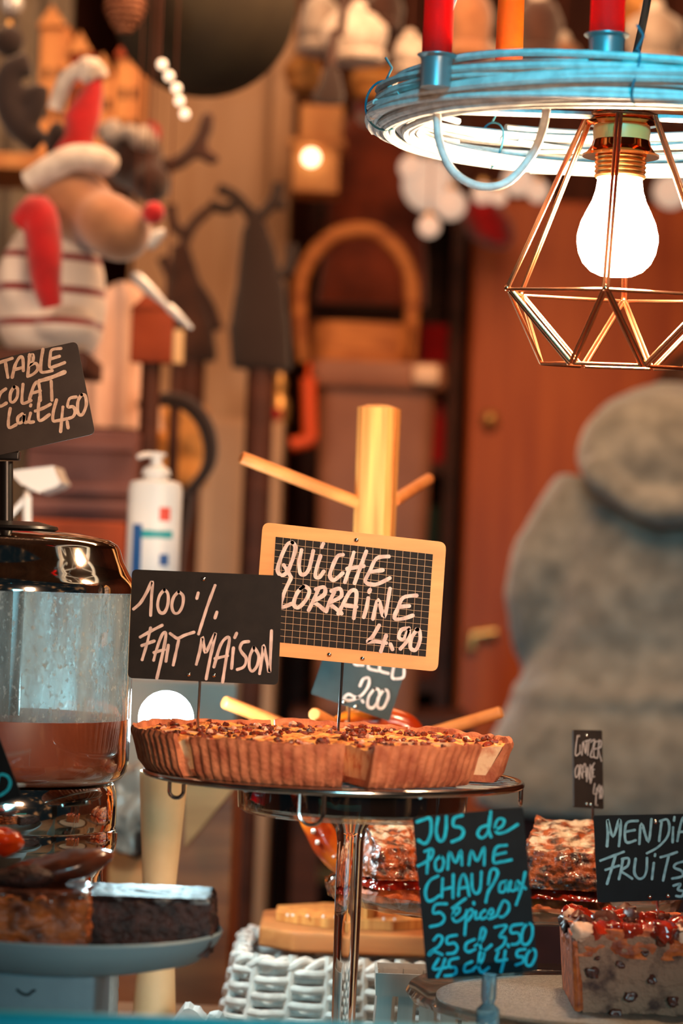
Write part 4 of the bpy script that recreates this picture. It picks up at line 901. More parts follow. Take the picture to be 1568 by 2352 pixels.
# ================================================================== the stall behind the counter
M['door_pale'] = wood('pale_boards', srgb(214, 178, 144), srgb(196, 156, 120), (30, 30, 2), .7)
M['cab_orange'] = wood('orange_cabinet', srgb(214, 106, 42), srgb(176, 72, 26), (25, 25, 2), .5)
M['beige'] = mat('beige_laminate', srgb(206, 172, 140), srgb(196, 160, 128), scale=8, rough=.6)
M['dark_shelf'] = wood('dark_shelf_wood', srgb(86, 46, 32), srgb(58, 30, 22), (4, 30, 30), .7)
M['bin'] = mat('brown_bin_plastic', srgb(150, 98, 72), srgb(136, 86, 62), scale=12, rough=.5)
M['bin_rim'] = mat('pale_bin_rim', srgb(225, 190, 160), rough=.4)
M['splint'] = wood('splint_basket', srgb(206, 132, 70), srgb(150, 84, 42), (6, 30, 30), .7, 2)
M['black_in'] = mat('dark_lining', srgb(52, 32, 26), rough=.9)
M['felt_red'] = mat('red_felt', srgb(190, 14, 20), srgb(160, 8, 16), scale=40, rough=.95, sheen=.5)
M['orange_pl'] = mat('orange_plastic', srgb(214, 78, 26), rough=.5)
M['plush_tan'] = mat('tan_plush', srgb(176, 124, 86), srgb(140, 94, 64), scale=20, rough=1, sheen=.6)
M['plush_dark'] = mat('dark_plush', srgb(74, 46, 36), srgb(50, 30, 26), scale=25, rough=1, sheen=.4)
M['plush_black'] = mat('blackish_felt', srgb(44, 32, 30), rough=1, sheen=.3)
M['fur_white'] = mat('white_fur', srgb(228, 218, 205), srgb(196, 184, 172), scale=60, rough=1, sheen=.6, bump=.6)
M['grey_fur'] = mat('grey_fur', srgb(190, 180, 168), srgb(140, 126, 114), scale=14, rough=1, sheen=.6, bump=.6)
M['tan_wood'] = wood('toy_house_wood', srgb(220, 160, 100), srgb(186, 120, 70), (30, 30, 5), .7)
M['olive'] = mat('olive_shade', srgb(52, 46, 32), srgb(44, 38, 28), scale=20, rough=.9)
M['pink'] = mat('pink_lit_white', srgb(240, 206, 186), srgb(226, 184, 160), scale=10, rough=.9)  # white cloth, the pink light on it put into the colour
M['rust'] = mat('rust_card', srgb(170, 78, 44), srgb(140, 60, 34), scale=12, rough=.8)
M['mauve'] = mat('mauve_louvres', srgb(132, 88, 82), srgb(110, 70, 66), scale=10, rough=.7)
M['white_pl'] = mat('white_plastic', srgb(226, 220, 212), rough=.4)
M['label_blue'] = mat('blue_label', srgb(36, 84, 140), rough=.5)
M['label_teal'] = mat('teal_label', srgb(40, 150, 150), rough=.5)
M['label_red'] = mat('red_label', srgb(225, 70, 50), rough=.5)
M['ochre'] = mat('ochre_cloth', srgb(205, 150, 84), srgb(176, 116, 56), scale=20, rough=.9)
M['grey_card'] = mat('grey_card_box', srgb(160, 148, 136), srgb(146, 134, 122), scale=10, rough=.7)
M['bag'] = mat('crinkled_bag', srgb(150, 142, 132), srgb(40, 34, 32), scale=22, rough=.3, bump=1, lo=.48, hi=.6)
M['crate'] = wood('brown_crate', srgb(176, 96, 50), srgb(120, 58, 30), (4, 30, 40), .6)
M['crate_tan'] = wood('tan_crate', srgb(226, 158, 98), srgb(200, 128, 72), (4, 30, 40), .6)
M['gold'] = mat('gilt', srgb(230, 180, 110), rough=.35, metal=.7)
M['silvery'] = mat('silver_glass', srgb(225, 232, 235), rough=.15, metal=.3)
M['fairy'] = mat('fairy_glow', (1, 1, 1, 1), emit=(1, .66, .40, 1), estr=1.2)
M['lampglow'] = mat('white_lamp_glow', srgb(200, 160, 130), rough=.9, emit=(1, .72, .52, 1), estr=.55)
M['lantern_glow'] = mat('lantern_glow', (1, 1, 1, 1), emit=(1, .72, .42, 1), estr=4.5)
M['string'] = mat('brown_string', srgb(90, 50, 36), rough=.9)
M['green_dark'] = mat('dark_green_tin', srgb(40, 58, 42), rough=.6)

# wooden partition behind the toys, with its pale edge post
m = MB(); boxpx(m, 330, -300, 655, 0, 4.62, 4.66, 0); struct(m, 'wall_partition', M['door_pale'])
m = MB(); boxpx(m, 640, -300, 690, 0, 4.56, 4.66, 0, .004); struct(m, 'trim_1', M['door_pale'])
# cabinets
def cabinet(name, u0, v0, u1, D0, D1, mt, lab, cat='cabinet', knobs=(), kmat='gold'):
    m = MB(); c = boxpx(m, u0, v0, u1, None, D0 + .02, D1, 0.0, .004); t = thing(name, (c[0], c[1], 0), lab, cat); m.build('body', mt, t)
    m = MB(); boxpx(m, u0 + 6, v0 + 8, u1 - 6, None, D0, D0 + .0195, 0.04, .004); d = m.build('door', mt, t)
    for kk in knobs:
        m = MB()
        if kk[0] == 'k': m.blob(P(kk[1], kk[2], D0 - .012), (.016, .014, .016), seg=14); m.build('knob', M[kmat], d)
        else: m.tube([P(x, y, D0 - .012) for x, y in kk[1]], .010, 10); m.build('handle', M[kmat], d)
    return t
cabinet('orange_cabinet', 1092, 470, 1900, 4.72, 5.1, M['cab_orange'], 'tall orange brown wooden cabinet behind the person', knobs=[('k', 1125, 963), ('h', [(1082, 1490), (1086, 1458), (1140, 1452)])])
cabinet('beige_cabinet', 405, 962, 652, 4.2, 4.5, M['beige'], 'tall beige laminate cabinet behind the pump bottle')
# dark shelf unit between partition and orange cabinet
t = thing('dark_shelf_unit', (P(860, 1200, 4.95).x, 4.95, 0), 'dark wooden shelf unit reaching up behind the storage bin', 'shelf unit')
X0, X1 = P(700, 1200, 4.8).x, P(1066, 1200, 4.72).x - .024
m = MB(); m.box(((X0 + X1) / 2, 5.12, 1.1), (X1 - X0, .02, 2.2)); m.build('back_panel', M['dark_shelf'], t)
for x in (X0, X1):
    m = MB(); m.box((x, 4.96, 1.1), (.022, .30, 2.2)); m.build('side_panel', M['dark_shelf'], t)
SH = {}
for v in (470, 838, 1062, 1300, 1560, 1800, 2025, 2240):
    z = P(1000, v, 4.85).z; SH[v] = z
    m = MB(); m.box(((X0 + X1) / 2, 4.96, z - .011), (X1 - X0 - .023, .29, .022)); m.build('shelf', M['dark_shelf'], t)
def onshelf(name, u, v, D, mt, lab, cat, shape, **k):
    c = P(u, v, D); c.z = SH[v] + .0005; m = MB(); shape(m, c); return single(m, name, mt, c, lab, cat, **k)
onshelf('red_cone', 1005, 1062, 4.86, M['felt_red'], 'red felt cone standing on the dark shelves beside the orange cabinet', 'decoration', lambda m, c: m.lathe([(0, c.z), (.034, c.z), (.032, c.z + .02), (.016, c.z + .07), (.004, c.z + .10), (0, c.z + .102)], (c.x, c.y), 24))
onshelf('red_box', 1010, 838, 4.88, M['felt_red'], 'dark red box on the shelf above the red cone', 'box', lambda m, c: m.box(c + Vector((0, 0, .035)), (.075, .08, .07), bev=.004))
onshelf('green_tin', 975, 1300, 4.9, M['green_dark'], 'dark green tin on the shelf under the red cone', 'tin', lambda m, c: m.lathe([(0, c.z), (.035, c.z), (.035, c.z + .10), (.03, c.z + .105), (0, c.z + .105)], (c.x, c.y), 24))
onshelf('rust_carton', 950, 1560, 4.9, M['rust'], 'rust brown carton on a low dark shelf', 'carton', lambda m, c: m.box(c + Vector((0, 0, .05)), (.10, .10, .10), bev=.003))
onshelf('tan_tray', 735, 2025, 4.84, M['tan_wood'], 'tan wooden tray lying on the low dark shelf left of the glass stem', 'tray', lambda m, c: m.box(c + Vector((.01, 0, .011)), (.085, .14, .022), bev=.004))
onshelf('mauve_tin', 940, 470, 4.9, M['plush_dark'], 'dark brown tin on the topmost dark shelf', 'tin', lambda m, c: m.box(c + Vector((0, 0, .05)), (.10, .10, .10), bev=.004))
# back work bench and the big bin
zbk = P(830, 1640, 4.2).z
t = thing('back_bench', (P(830, 1640, 4.2).x, 4.3, 0), 'dark narrow bench carrying the brown storage bin', 'bench')
m = MB(); xa, xb = P(668, 1640, 4.2).x, P(1085, 1640, 4.2).x; m.box(((xa + xb) / 2, 4.33, zbk - .02), (xb - xa, .32, .04), bev=.004); m.build('top', M['dark_shelf'], t)
for x in (xa + .03, xb - .03):
    for y in (4.2, 4.46): m = MB(); m.box((x, y, (zbk - .04) / 2), (.04, .04, zbk - .04)); m.build('leg', M['dark_shelf'], t)
bq = P(835, 1640, 4.3); t = thing('storage_bin', (bq.x, 4.31, zbk), 'tall brown plastic bin with a pale rim, behind the mug tree', 'bin')
z1 = P(835, 880, 4.3).z; w0, w1 = px(232, 4.3) / 2, px(268, 4.3) / 2
def fr(sx, sy, z, r=.02):
    o = []
    for qx, qy, a in ((1, 1, 0), (-1, 1, 90), (-1, -1, 180), (1, -1, 270)):
        for k_ in range(5): o.append((bq.x + qx * (sx - r) + r * math.cos(R(a + 22.5 * k_)), 4.31 + qy * (sy - r) + r * math.sin(R(a + 22.5 * k_)), z))
    return o
def loft(ls):
    m = MB(); n = len(ls[0]); m.add([p for l in ls for p in l], [[i * n + j, i * n + (j + 1) % n, (i + 1) * n + (j + 1) % n, (i + 1) * n + j] for i in range(len(ls) - 1) for j in range(n)] + [list(range(n))[::-1], [(len(ls) - 1) * n + j for j in range(n)]]); return m
loft([fr(w0, .085, zbk), fr(w1, .10, z1)]).build('body', M['bin'], t)
z2 = P(835, 838, 4.3).z; loft([fr(w1 + .012, .112, z1 - .012), fr(w1 + .016, .116, z1), fr(w1 + .012, .112, z2 - .003), fr(w1 + .008, .108, z2)]).build('lid', M['bin'], t)
m = MB(); c = P(978, 862, 4.20); m.box(c, (.04, .03, .030), bev=.008); m.build('lid_clip', M['bin_rim'], t)['label'] = 'pale clip at the right of the lid'
# arched basket on the bin
t = thing('arched_basket', (bq.x - .004, 4.31, z2), 'splint basket with a tall arched handle standing on the brown bin', 'basket')
bx = P(830, 790, 4.3); hwx = px(118, 4.3); zt3 = P(830, 738, 4.22).z
m = MB(); N = 40
vs = []; fs = []
for z, s_ in ((z2 + .0005, .94), (z2 + .02, .97), (zt3, 1.0), (zt3, .95), (z2 + .008, .9)):
    for k_ in range(N):
        a = 2 * math.pi * k_ / N; ca, sa = math.cos(a), math.sin(a); e_ = 1 / max(abs(ca), abs(sa)) ** .75
        vs.append((bx.x + hwx * s_ * ca * min(e_, 1.18), 4.31 + .085 * s_ * sa * min(e_, 1.18), z))
fs = [[i * N + k_, i * N + (k_ + 1) % N, (i + 1) * N + (k_ + 1) % N, (i + 1) * N + k_] for i in range(4) for k_ in range(N)] + [list(range(N))[::-1], [4 * N + k_ for k_ in range(N)]]
m.add(vs, fs); m.build('basket_body', M['splint'], t)
m = MB(); pts = [P(u, v, 4.31) for u, v in ((700, 830), (688, 740), (690, 650), (715, 590), (760, 545), (815, 528), (865, 535), (912, 575), (940, 630), (946, 700), (942, 780), (938, 830))]
pts = spl(pts, 6)
for i in range(len(pts)): pass
m.tube(pts, .0125, 10); m.build('arched_handle', M['splint'], t)
# orange brush leaning on the bin
m = MB(); a, b_ = P(708, 868, 4.17), P(712, 1010, 4.17); m.tube([a, b_], .012, 10); m.tube([b_ + Vector((.006, 0, 0)), P(668, 1022, 4.17)], .011, 10)
m.tube([a, a + Vector((0, .03, .022)), a + Vector((0, .05, .012))], .004, 6)
single(m, 'orange_hook', M['orange_pl'], b_, 'orange L shaped hook hanging on the brown bin', 'hook')
# gilt ornaments and a red ball on the beige cabinet
zc = P(530, 970, 4.3).z
for u, h, lb in ((605, .055, 'shorter gilt figurine on the beige cabinet'), (640, .075, 'taller gilt figurine at the right end of the beige cabinet')):
    c = P(u, 960, 4.27); c.z = P(528, 962, 4.2).z; m = MB(); m.lathe([(0, c.z), (.016, c.z), (.017, c.z + h * .4), (.008, c.z + h * .62), (.011, c.z + h * .8), (.006, c.z + h), (0, c.z + h)], (c.x, c.y), 20); single(m, 'gilt_figurine', M['gold'], c, lb, 'figurine', 'gilt figurines on the beige cabinet')
c = P(633, 957, 4.225); c.z = P(528, 962, 4.2).z + .011; m = MB(); m.blob(c, (.011,) * 3, seg=14); single(m, 'red_bead', M['felt_red'], c - Vector((0, 0, .011)), 'small red bead on the front edge of the beige cabinet', 'bead')

# the person with their back to us
SK = mat('skin', srgb(205, 150, 120), rough=.6, sss=.1)
FL = mat('grey_fleece', srgb(140, 141, 132), srgb(108, 109, 102), scale=30, rough=1, sheen=.8, bump=.9, bscale=160, detail=8)
TR = mat('maroon_trousers', srgb(70, 34, 32), srgb(54, 26, 26), scale=20, rough=.9)
HR = mat('brown_hair', srgb(70, 42, 28), srgb(46, 28, 20), scale=60, rough=.6, stretch=(1, 1, .2))
DP = 4.0
def X(u): return P(u, 1350, DP).x
def Zp(v): return P(1500, v, DP).z
ux = lambda n: px(n, DP)
xc = X(1500)
t = thing('person', (xc, DP, 0), 'person in a grey fleece hoodie, seen from behind, head bowed', 'person')
def limbs(m, pad=0, hands=True, arms_only=False):
    for sg in (-1, 1):
        sh = Vector((xc + sg * ux(140), DP, Zp(1145))); el = Vector((xc + sg * ux(246), DP - .01, Zp(1345))); el2 = Vector((xc + sg * ux(240), DP + .02, Zp(1470))); wr = Vector((xc + sg * ux(190), DP + .26, Zp(1500)))
        pts = spl([sh, sh.lerp(el, .5) + Vector((sg * .004, -.01, 0)), el, el2, el2.lerp(wr, .5), wr], 5); n = len(pts)
        m.tube(pts, [(.058 - .022 * i / (n - 1)) + pad for i in range(n)], 14)
        if hands:
            pm = wr + Vector((-sg * .02, .06, .0)); m.tube([wr, wr.lerp(pm, .5), pm + Vector((-sg * .01, .03, 0))], [.026, .034, .036], 12)
            for f_, (dx, ln) in enumerate(((-.03, .062), (-.010, .075), (.010, .07), (.028, .055))):
                q0 = pm + Vector((dx, .05, 0)); m.tube([q0, q0 + Vector((0, ln * .5, -.004)), q0 + Vector((0, ln * .85, -.02)), q0 + Vector((0, ln, -.04))], [.010, .0095, .009, .0075], 8)
            q0 = pm + Vector((-sg * .036, .0, 0)); m.tube([q0, q0 + Vector((-sg * .025, .03, -.01)), q0 + Vector((-sg * .03, .055, -.02))], [.012, .0105, .009], 8)
TORSO = [(1890, 330, .13, .0), (1780, 320, .14, -.01), (1650, 270, .13, 0), (1500, 235, .125, .01), (1350, 235, .125, .0), (1220, 215, .12, 0), (1130, 170, .105, .02), (1075, 125, .085, .04), (1020, 78, .06, .07), (960, 62, .055, .11)]
hd = Vector((X(1636), DP + .17, Zp(985)))
m = MB(); m.rings([((xc, DP + yo, Zp(v)), ux(w_), d) for v, w_, d, yo in TORSO])
m.tube([(xc + .02, DP + .08, Zp(1020)), hd], [.055, .06], 14)
m.blob(hd, (.078, .10, .115), Matrix.Rotation(R(-35), 3, 'X'), seg=24); m.blob(hd + Vector((0, .105, -.045)), (.014, .02, .022)); 
for sg in (-1, 1): m.blob(hd + Vector((sg * .079, .0, -.02)), (.012, .02, .03))
limbs(m)
for sg in (-1, 1): m.tube([(xc + sg * .10, DP, Zp(1850)), (xc + sg * .11, DP + .01, .55), (xc + sg * .11, DP, .10), (xc + sg * .11, DP, .05)], [.105, .07, .045, .045], 14); m.blob((xc + sg * .11, DP + .07, .045), (.045, .13, .045))
unify(m.build('body', SK, t), .010)
m = MB(); m.rings([((xc, DP + yo - (.02 if v > 1600 else 0), Zp(v)), ux(w_ + 26), d + .018) for v, w_, d, yo in [(1868, 372, .15, -.01), (1800, 368, .155, -.01), (1700, 335, .15, -.005), (1600, 285, .14, 0)] + TORSO[3:]])
limbs(m, .010, hands=False)
rq = random.Random(2)
for v, am in ((1585, .010), (1660, .008), (1745, .007), (1820, .006)):                  # rolls of cloth at the waist
    pts = [Vector((xc + ux(300 + (v - 1585) * .32) * math.cos(R(a)), DP - .01 + .15 * math.sin(R(a)), Zp(v + 22 * math.sin(R(a * 1.3 + v))))) for a in range(180, 361, 12)]
    m.tube(pts, am * 1.6, 8)
jk = unify(m.build('hoodie', FL, t), .009, 2)
b = bmesh.new(); b.from_mesh(jk.data); W0 = Vector(world_loc(jk))
for v in b.verts:
    q = v.co + W0; v.co += v.normal * (.007 * noise.noise(q * 11) + .003 * noise.noise(q * 34) + .0012 * noise.noise(q * 130))
b.to_mesh(jk.data); b.free(); jk['label'] = 'grey fleece hoodie body'
m = MB(); hc = Vector((X(1500), DP - .095, Zp(1054)))
m.blob(hc, (ux(203), .068, ux(144)), Matrix.Rotation(R(4), 3, 'Y'), 0, 1, 40); m.blob(hc + Vector((0, .05, .035)), (ux(165), .09, ux(112)), None, 0, 1, 40)
m.tube(spl([hc + Vector((ux(170) * math.cos(R(a)), -.03 - .035 * -math.sin(R(a)), ux(118) * math.sin(R(a)))) for a in range(190, 351, 20)], 3), .022, 10)
hood = unify(m.build('hood', FL, t), .008, 2)
b = bmesh.new(); b.from_mesh(hood.data)
for v in b.verts:
    q = v.co + hc; v.co += v.normal * (.008 * noise.noise(q * 12) + .003 * noise.noise(q * 34) + .0012 * noise.noise(q * 130))
b.to_mesh(hood.data); b.free(); hood['label'] = 'fluffy hood hanging down the back'
m = MB()
m.rings([((xc, DP, Zp(1925)), ux(300), .12), ((xc, DP, Zp(1880)), ux(338), .142), ((xc, DP, Zp(1790)), ux(330), .15)])
for sg in (-1, 1): m.tube([(xc + sg * .09, DP, Zp(1890)), (xc + sg * .105, DP, Zp(2010)), (xc + sg * .11, DP + .01, .55), (xc + sg * .11, DP, .06)], [.14, .125, .09, .075], 16)
unify(m.build('trousers', TR, t), .012)
m = MB(); m.blob(hd + Vector((0, -.022, .03)), (.088, .10, .11), Matrix.Rotation(R(-35), 3, 'X'), .006, 40, 28); m.build('hair', HR, t)

# hand gel pump bottle on a grey box
DB = 2.90
bz = P(355, 1562, DB).z; bc_ = P(350, 1300, DB); rb = px(62, DB)
zz = lambda v: P(352, v, DB).z
t = thing('pump_bottle', (bc_.x, DB, bz), 'white pump bottle with a blue label behind the dispenser', 'bottle')
m = MB(); m.rings([((bc_.x, DB, z), a, b_) for z, a, b_ in [(bz, rb * .92, .020), (bz + .006, rb, .022), (zz(1125), rb, .022), (zz(1108), rb * .93, .020), (zz(1100), rb * .45, .014), (zz(1090), rb * .4, .013)]], 36); m.build('body', M['white_pl'], t)
m = MB(); m.lathe([(0, zz(1092)), (rb * .55, zz(1092)), (rb * .5, zz(1078)), (rb * .22, zz(1066)), (rb * .2, zz(1050)), (rb * .34, zz(1048)), (rb * .34, zz(1040)), (0, zz(1038))], (bc_.x, DB), 24); m.tube([(bc_.x, DB, zz(1044)), (bc_.x - .012, DB - .01, zz(1046)), (bc_.x - .018, DB - .016, zz(1052))], .003, 8); m.build('pump', M['white_pl'], t)
def lab_(u0, v0, u1, v1, mt, nm, d=.0222):
    m = MB(); n = 8; vs = []
    for i in range(n + 1):
        u = u0 + (u1 - u0) * i / n; x = P(u, (v0 + v1) / 2, DB - d).x; q = max(-.98, min(.98, (x - bc_.x) / rb)); y = DB - (d + .0004) * math.sqrt(1 - q * q)
        vs += [(x, y, zz(v0)), (x, y, zz(v1))]
    m.add(vs, [[2 * i, 2 * i + 1, 2 * i + 3, 2 * i + 2] for i in range(n)]); m.build(nm, mt, t)
lab_(300, 1205, 322, 1420, M['label_blue'], 'label_band'); lab_(322, 1218, 395, 1236, M['label_teal'], 'label_band'); lab_(366, 1165, 390, 1196, M['label_red'], 'label_mark'); lab_(366, 1272, 386, 1298, M['label_blue'], 'label_mark')
m = MB(); c = boxpx(m, 255, 1563, 540, 1775, 2.84, 3.0, None, .003); single(m, 'grey_carton', M['grey_card'], c, 'grey cardboard carton under the pump bottle', 'carton')
zcr = c[2] - .0005
t = thing('wooden_crate', (c[0], 2.95, 0.0), 'brown wooden crate stand with a tan sloping flap, left of the glass stem', 'crate')
xa, xb = P(238, 2000, 2.86).x, P(532, 2000, 2.86).x
m = MB(); m.box(((xa + xb) / 2, 3.0, zcr / 2), (xb - xa, .28, zcr), bev=.004); m.build('body', M['crate'], t)
m = MB(); m.prism([P(u, v, 2.855) for u, v in ((425, 1800), (545, 1795), (545, 1800), (440, 1928), (425, 1945))], (0, -.008, 0)); m.build('sloping_flap', M['crate_tan'], t, smooth=False)['label'] = 'tan sloping flap'
m = MB(); boxpx(m, 248, 1955, 352, 2045, 2.815, 2.858, None, .003); m.build('light_board', M['crate_tan'], t)['label'] = 'lighter knotted board'
c = P(312, 1850, 2.78); m = MB(); m.chunk(P(312, 1860, 2.775), (px(95, 2.78), .06, px(185, 2.78)), None, 14, .012, 40, .5); 
single(m, 'plastic_bag', M['bag'], P(312, 1950, 2.775), 'crinkled grey plastic bag on the crate board behind the dispenser', 'bag')
m = MB(); zsb = P(312, 1953, 2.78).z
# louvred chest and brown carton behind the dispenser
t = thing('louvred_chest', P(190, 1200, 3.3), 'mauve louvred chest behind the dispenser lid', 'chest')
m = MB(); c = boxpx(m, 60, 985, 312, 1195, 3.3, 3.5, None, .004); m.build('body', M['mauve'], t)
for v in (1010, 1110, 1150):
    m = MB(); boxpx(m, 64, v, 308, v + 26, 3.285, 3.305, None, .003); m.build('louvre', M['mauve'], t)
zch = c[2]
t2 = thing('brown_carton', (c[0], 3.4, 0), 'tall rust brown carton column under the louvred chest', 'carton')
m = MB(); x_, X_ = P(40, 1300, 3.28).x, P(284, 1300, 3.28).x; m.box(((x_ + X_) / 2, 3.4, (zch - .0005) / 2), (X_ - x_, .24, zch - .0005), bev=.004); m.build('body', M['rust'], t2)
m = MB(); m.prism([P(u, v, 3.276) for u, v in ((0, 1210), (150, 1210), (150, 1900), (0, 1900))], (0, -.003, 0)); m.build('tape_flap', M['rust'], t2, smooth=False)
# white tray and clear hook on top of the dispenser's neighbour
m = MB(); c = P(85, 1100, 2.75); m.prism([P(u, v, 2.72) for u, v in ((20, 1082), (122, 1070), (130, 1092), (140, 1108), (128, 1118), (88, 1132), (48, 1112))], (0, .10, .0))
tr_ = single(m, 'white_tray', M['white_pl'], P(85, 1132, 2.77), 'white plastic tray edge left of the louvred chest', 'tray')
m = MB(); m.tube([P(62, 1140, 2.7), P(63, 1300, 2.7)], .0045, 10); m.tube([P(62, 1140, 2.7), P(22, 1185, 2.7)], .003, 8); m.tube([P(62, 1140, 2.7), P(62, 1128, 2.74), P(75, 1122, 2.78)], .003, 8); m.tube([P(63, 1300, 2.7), (P(63, 1300, 2.7).x, 2.7, 0)], .005, 10)
single(m, 'clear_peg', M['white_pl'], (P(63, 1300, 2.7).x, 2.7, 0), 'thin white pole under the white tray', 'pole')
# bent dark hoop with ochre cloth, leaning on the cabinet
m = MB(); pts = spl([P(u, v, 3.46) for u, v in ((318, 935), (345, 922), (400, 918), (445, 940), (475, 985), (484, 1040), (470, 1085), (428, 1135))], 8); n = len(pts)
m.tube(pts, [px(17, 3.46) * (.6 + .5 * math.sin(math.pi * i / (n - 1))) for i in range(n)], 12)
m.tube(spl([P(428, 1135, 3.46), P(400, 1300, 3.47), P(395, 1500, 3.47)], 5) + [Vector((P(395, 1500, 3.47).x, 3.47, 0))], .010, 10)
single(m, 'bent_hoop', M['plush_black'], (P(395, 1500, 3.47).x, 3.47, 0), 'dark bent hoop curving beside the pump bottle', 'hoop')
t = thing('ochre_cloth', P(405, 1180, 3.72), 'crumpled ochre cloth over a stand inside the dark hoop', 'cloth')
m = MB(); m.chunk(P(395, 1030, 3.72), (px(150, 3.72), .08, px(170, 3.72)), None, 14, .016, 25, .4); m.build('cloth', M['ochre'], t)
m = MB(); c = P(395, 1090, 3.72); m.tube([c, (c.x, c.y, 0)], .03, 12); m.build('stand', M['dark_shelf'], t)

# shelf with the toys, fixed to the left wall
DT = 3.2
zsh = P(100, 812, DT).z
def wallshelf(u1, v, D, depth, lab):
    p = P(u1, v, D); t = thing('toy_shelf', (-1.295, D, p.z - .02), lab, 'shelf'); m = MB(); m.box(((-1.299 + p.x) / 2, D + depth / 2 - .04, p.z - .011), (p.x + 1.299, depth, .022), bev=.002); m.build('board', M['dark_shelf'], t)
    m = MB(); m.prism([(-1.298, D + .05, p.z - .0225), (-1.10, D + .05, p.z - .0225), (-1.298, D + .05, p.z - .16)], (0, .02, 0)); m.build('bracket', M['dark_shelf'], t, smooth=False); return p.z
zsh = wallshelf(205, 812, DT, .22, 'dark toy shelf under the plush reindeer')
def strp(t, top, r=.0016, to=2.60, mt='string', nm='string'):
    m = MB(); m.tube([top, (top.x, top.y, to)], r, 6); m.build(nm, M[mt], t)
t = thing('plush_reindeer', P(120, 812, DT), 'tan plush reindeer in a red hat, scarf and striped sweater', 'soft toy')
def V(u, v, d=0): return P(u, v, DT + d)
s3 = lambda n: px(n, DT)
STR = mat('striped_sweater', srgb(226, 212, 198), rough=1, sheen=.5)
nt = STR.node_tree; tc_ = nt.nodes.new('ShaderNodeTexCoord'); sx = nt.nodes.new('ShaderNodeSeparateXYZ'); nt.links.new(tc_.outputs['Object'], sx.inputs[0])
mu = nt.nodes.new('ShaderNodeMath'); mu.operation = 'MULTIPLY'; mu.inputs[1].default_value = 1 / s3(76); nt.links.new(sx.outputs['Z'], mu.inputs[0])
fr_ = nt.nodes.new('ShaderNodeMath'); fr_.operation = 'FRACT'; nt.links.new(mu.outputs[0], fr_.inputs[0])
rp = nt.nodes.new('ShaderNodeValToRGB'); rp.color_ramp.interpolation = 'CONSTANT'; rp.color_ramp.elements[0].color = srgb(226, 212, 198); rp.color_ramp.elements[1].position = .78; rp.color_ramp.elements[1].color = srgb(130, 30, 30)
nt.links.new(fr_.outputs[0], rp.inputs[0]); nt.links.new(rp.outputs[0], nt.nodes['Principled BSDF'].inputs['Base Color'])
m = MB(); m.rings([((V(u, v).x, DT + .03, V(100, v).z), s3(w_), d) for u, v, w_, d in ((110, 806, 95, .05), (110, 770, 118, .065), (105, 700, 135, .07), (110, 620, 125, .065), (120, 540, 95, .055), (130, 490, 60, .04))], 28); m.blob(V(150, 750, -.02), (s3(75), .05, s3(40))); m.blob(V(45, 640, -.01), (s3(50), .04, s3(90)))
bo = unify(m.build('body', STR, t), .006, 1); bo['label'] = 'white and red striped sweater'
m = MB(); m.blob(V(170, 470, -.02), (s3(108), .055, s3(85)), Matrix.Rotation(R(28), 3, 'Y')); m.blob(V(255, 520, -.05), (s3(95), .05, s3(72)), Matrix.Rotation(R(32), 3, 'Y')); m.blob(V(300, 530, -.055), (s3(48), .042, s3(58)))
unify(m.build('head', M['plush_tan'], t), .005, 2)
m = MB(); m.blob(V(352, 489, -.09), (s3(26),) * 3); m.build('nose', M['felt_red'], t)
m = MB(); pts = spl([V(70, 420, -.055), V(120, 385, -.065), V(170, 362, -.065), V(225, 365, -.055), V(248, 378, -.04)], 5); m.tube(pts, [s3(30)] * len(pts), 12); bm_ = m.build('hat_brim', M['fur_white'], t)
m = MB(); m.rings([((V(u, v).x, DT - .03 + d_, V(u, v).z), s3(w_), s3(w2)) for u, v, w_, w2, d_ in ((165, 370, 45, 40, 0), (190, 320, 36, 36, 0), (195, 275, 42, 34, 0), (215, 225, 27, 25, 0), (228, 190, 12, 12, 0), (230, 178, 4, 4, 0))], 20); m.build('hat', M['felt_red'], t)
m = MB(); pts = spl([V(230, 178, -.03), V(222, 158, -.03), V(190, 158, -.03), V(150, 185, -.02), V(128, 250, -.01)], 5); m.tube(pts, s3(19), 10); m.blob(V(205, 158, -.035), (s3(30),) * 3, None, .004, 60, 18); m.build('hat_trim', M['fur_white'], t)
m = MB(); pts = spl([V(95, 330, .02), V(40, 290, .02), V(15, 230, .02), V(25, 165, .02), V(70, 145, .02)], 6); n = len(pts); m.tube(pts, [s3(30)] * n, 12); m.tube(spl([V(50, 300, .02), V(85, 250, .02), V(92, 195, .02)], 6), s3(24), 12); m.tube(spl([V(30, 240, .02), V(62, 205, .02)], 4), s3(20), 10); m.blob(V(130, 330, .0), (s3(26), .02, s3(55))); unify(m.build('antler', M['plush_black'], t), .005, 2)
m = MB(); pts = spl([V(48, 520, -.08), V(85, 485, -.085), V(100, 560, -.085), V(105, 640, -.08), V(118, 705, -.075)], 6); n = len(pts)
for i in range(n - 1): pass
m.tube(pts, [s3(20) + s3(22) * math.sin(math.pi * min(1, .15 + i / (n - 1) * .8)) for i in range(n)], 10); m.build('scarf', M['felt_red'], t)

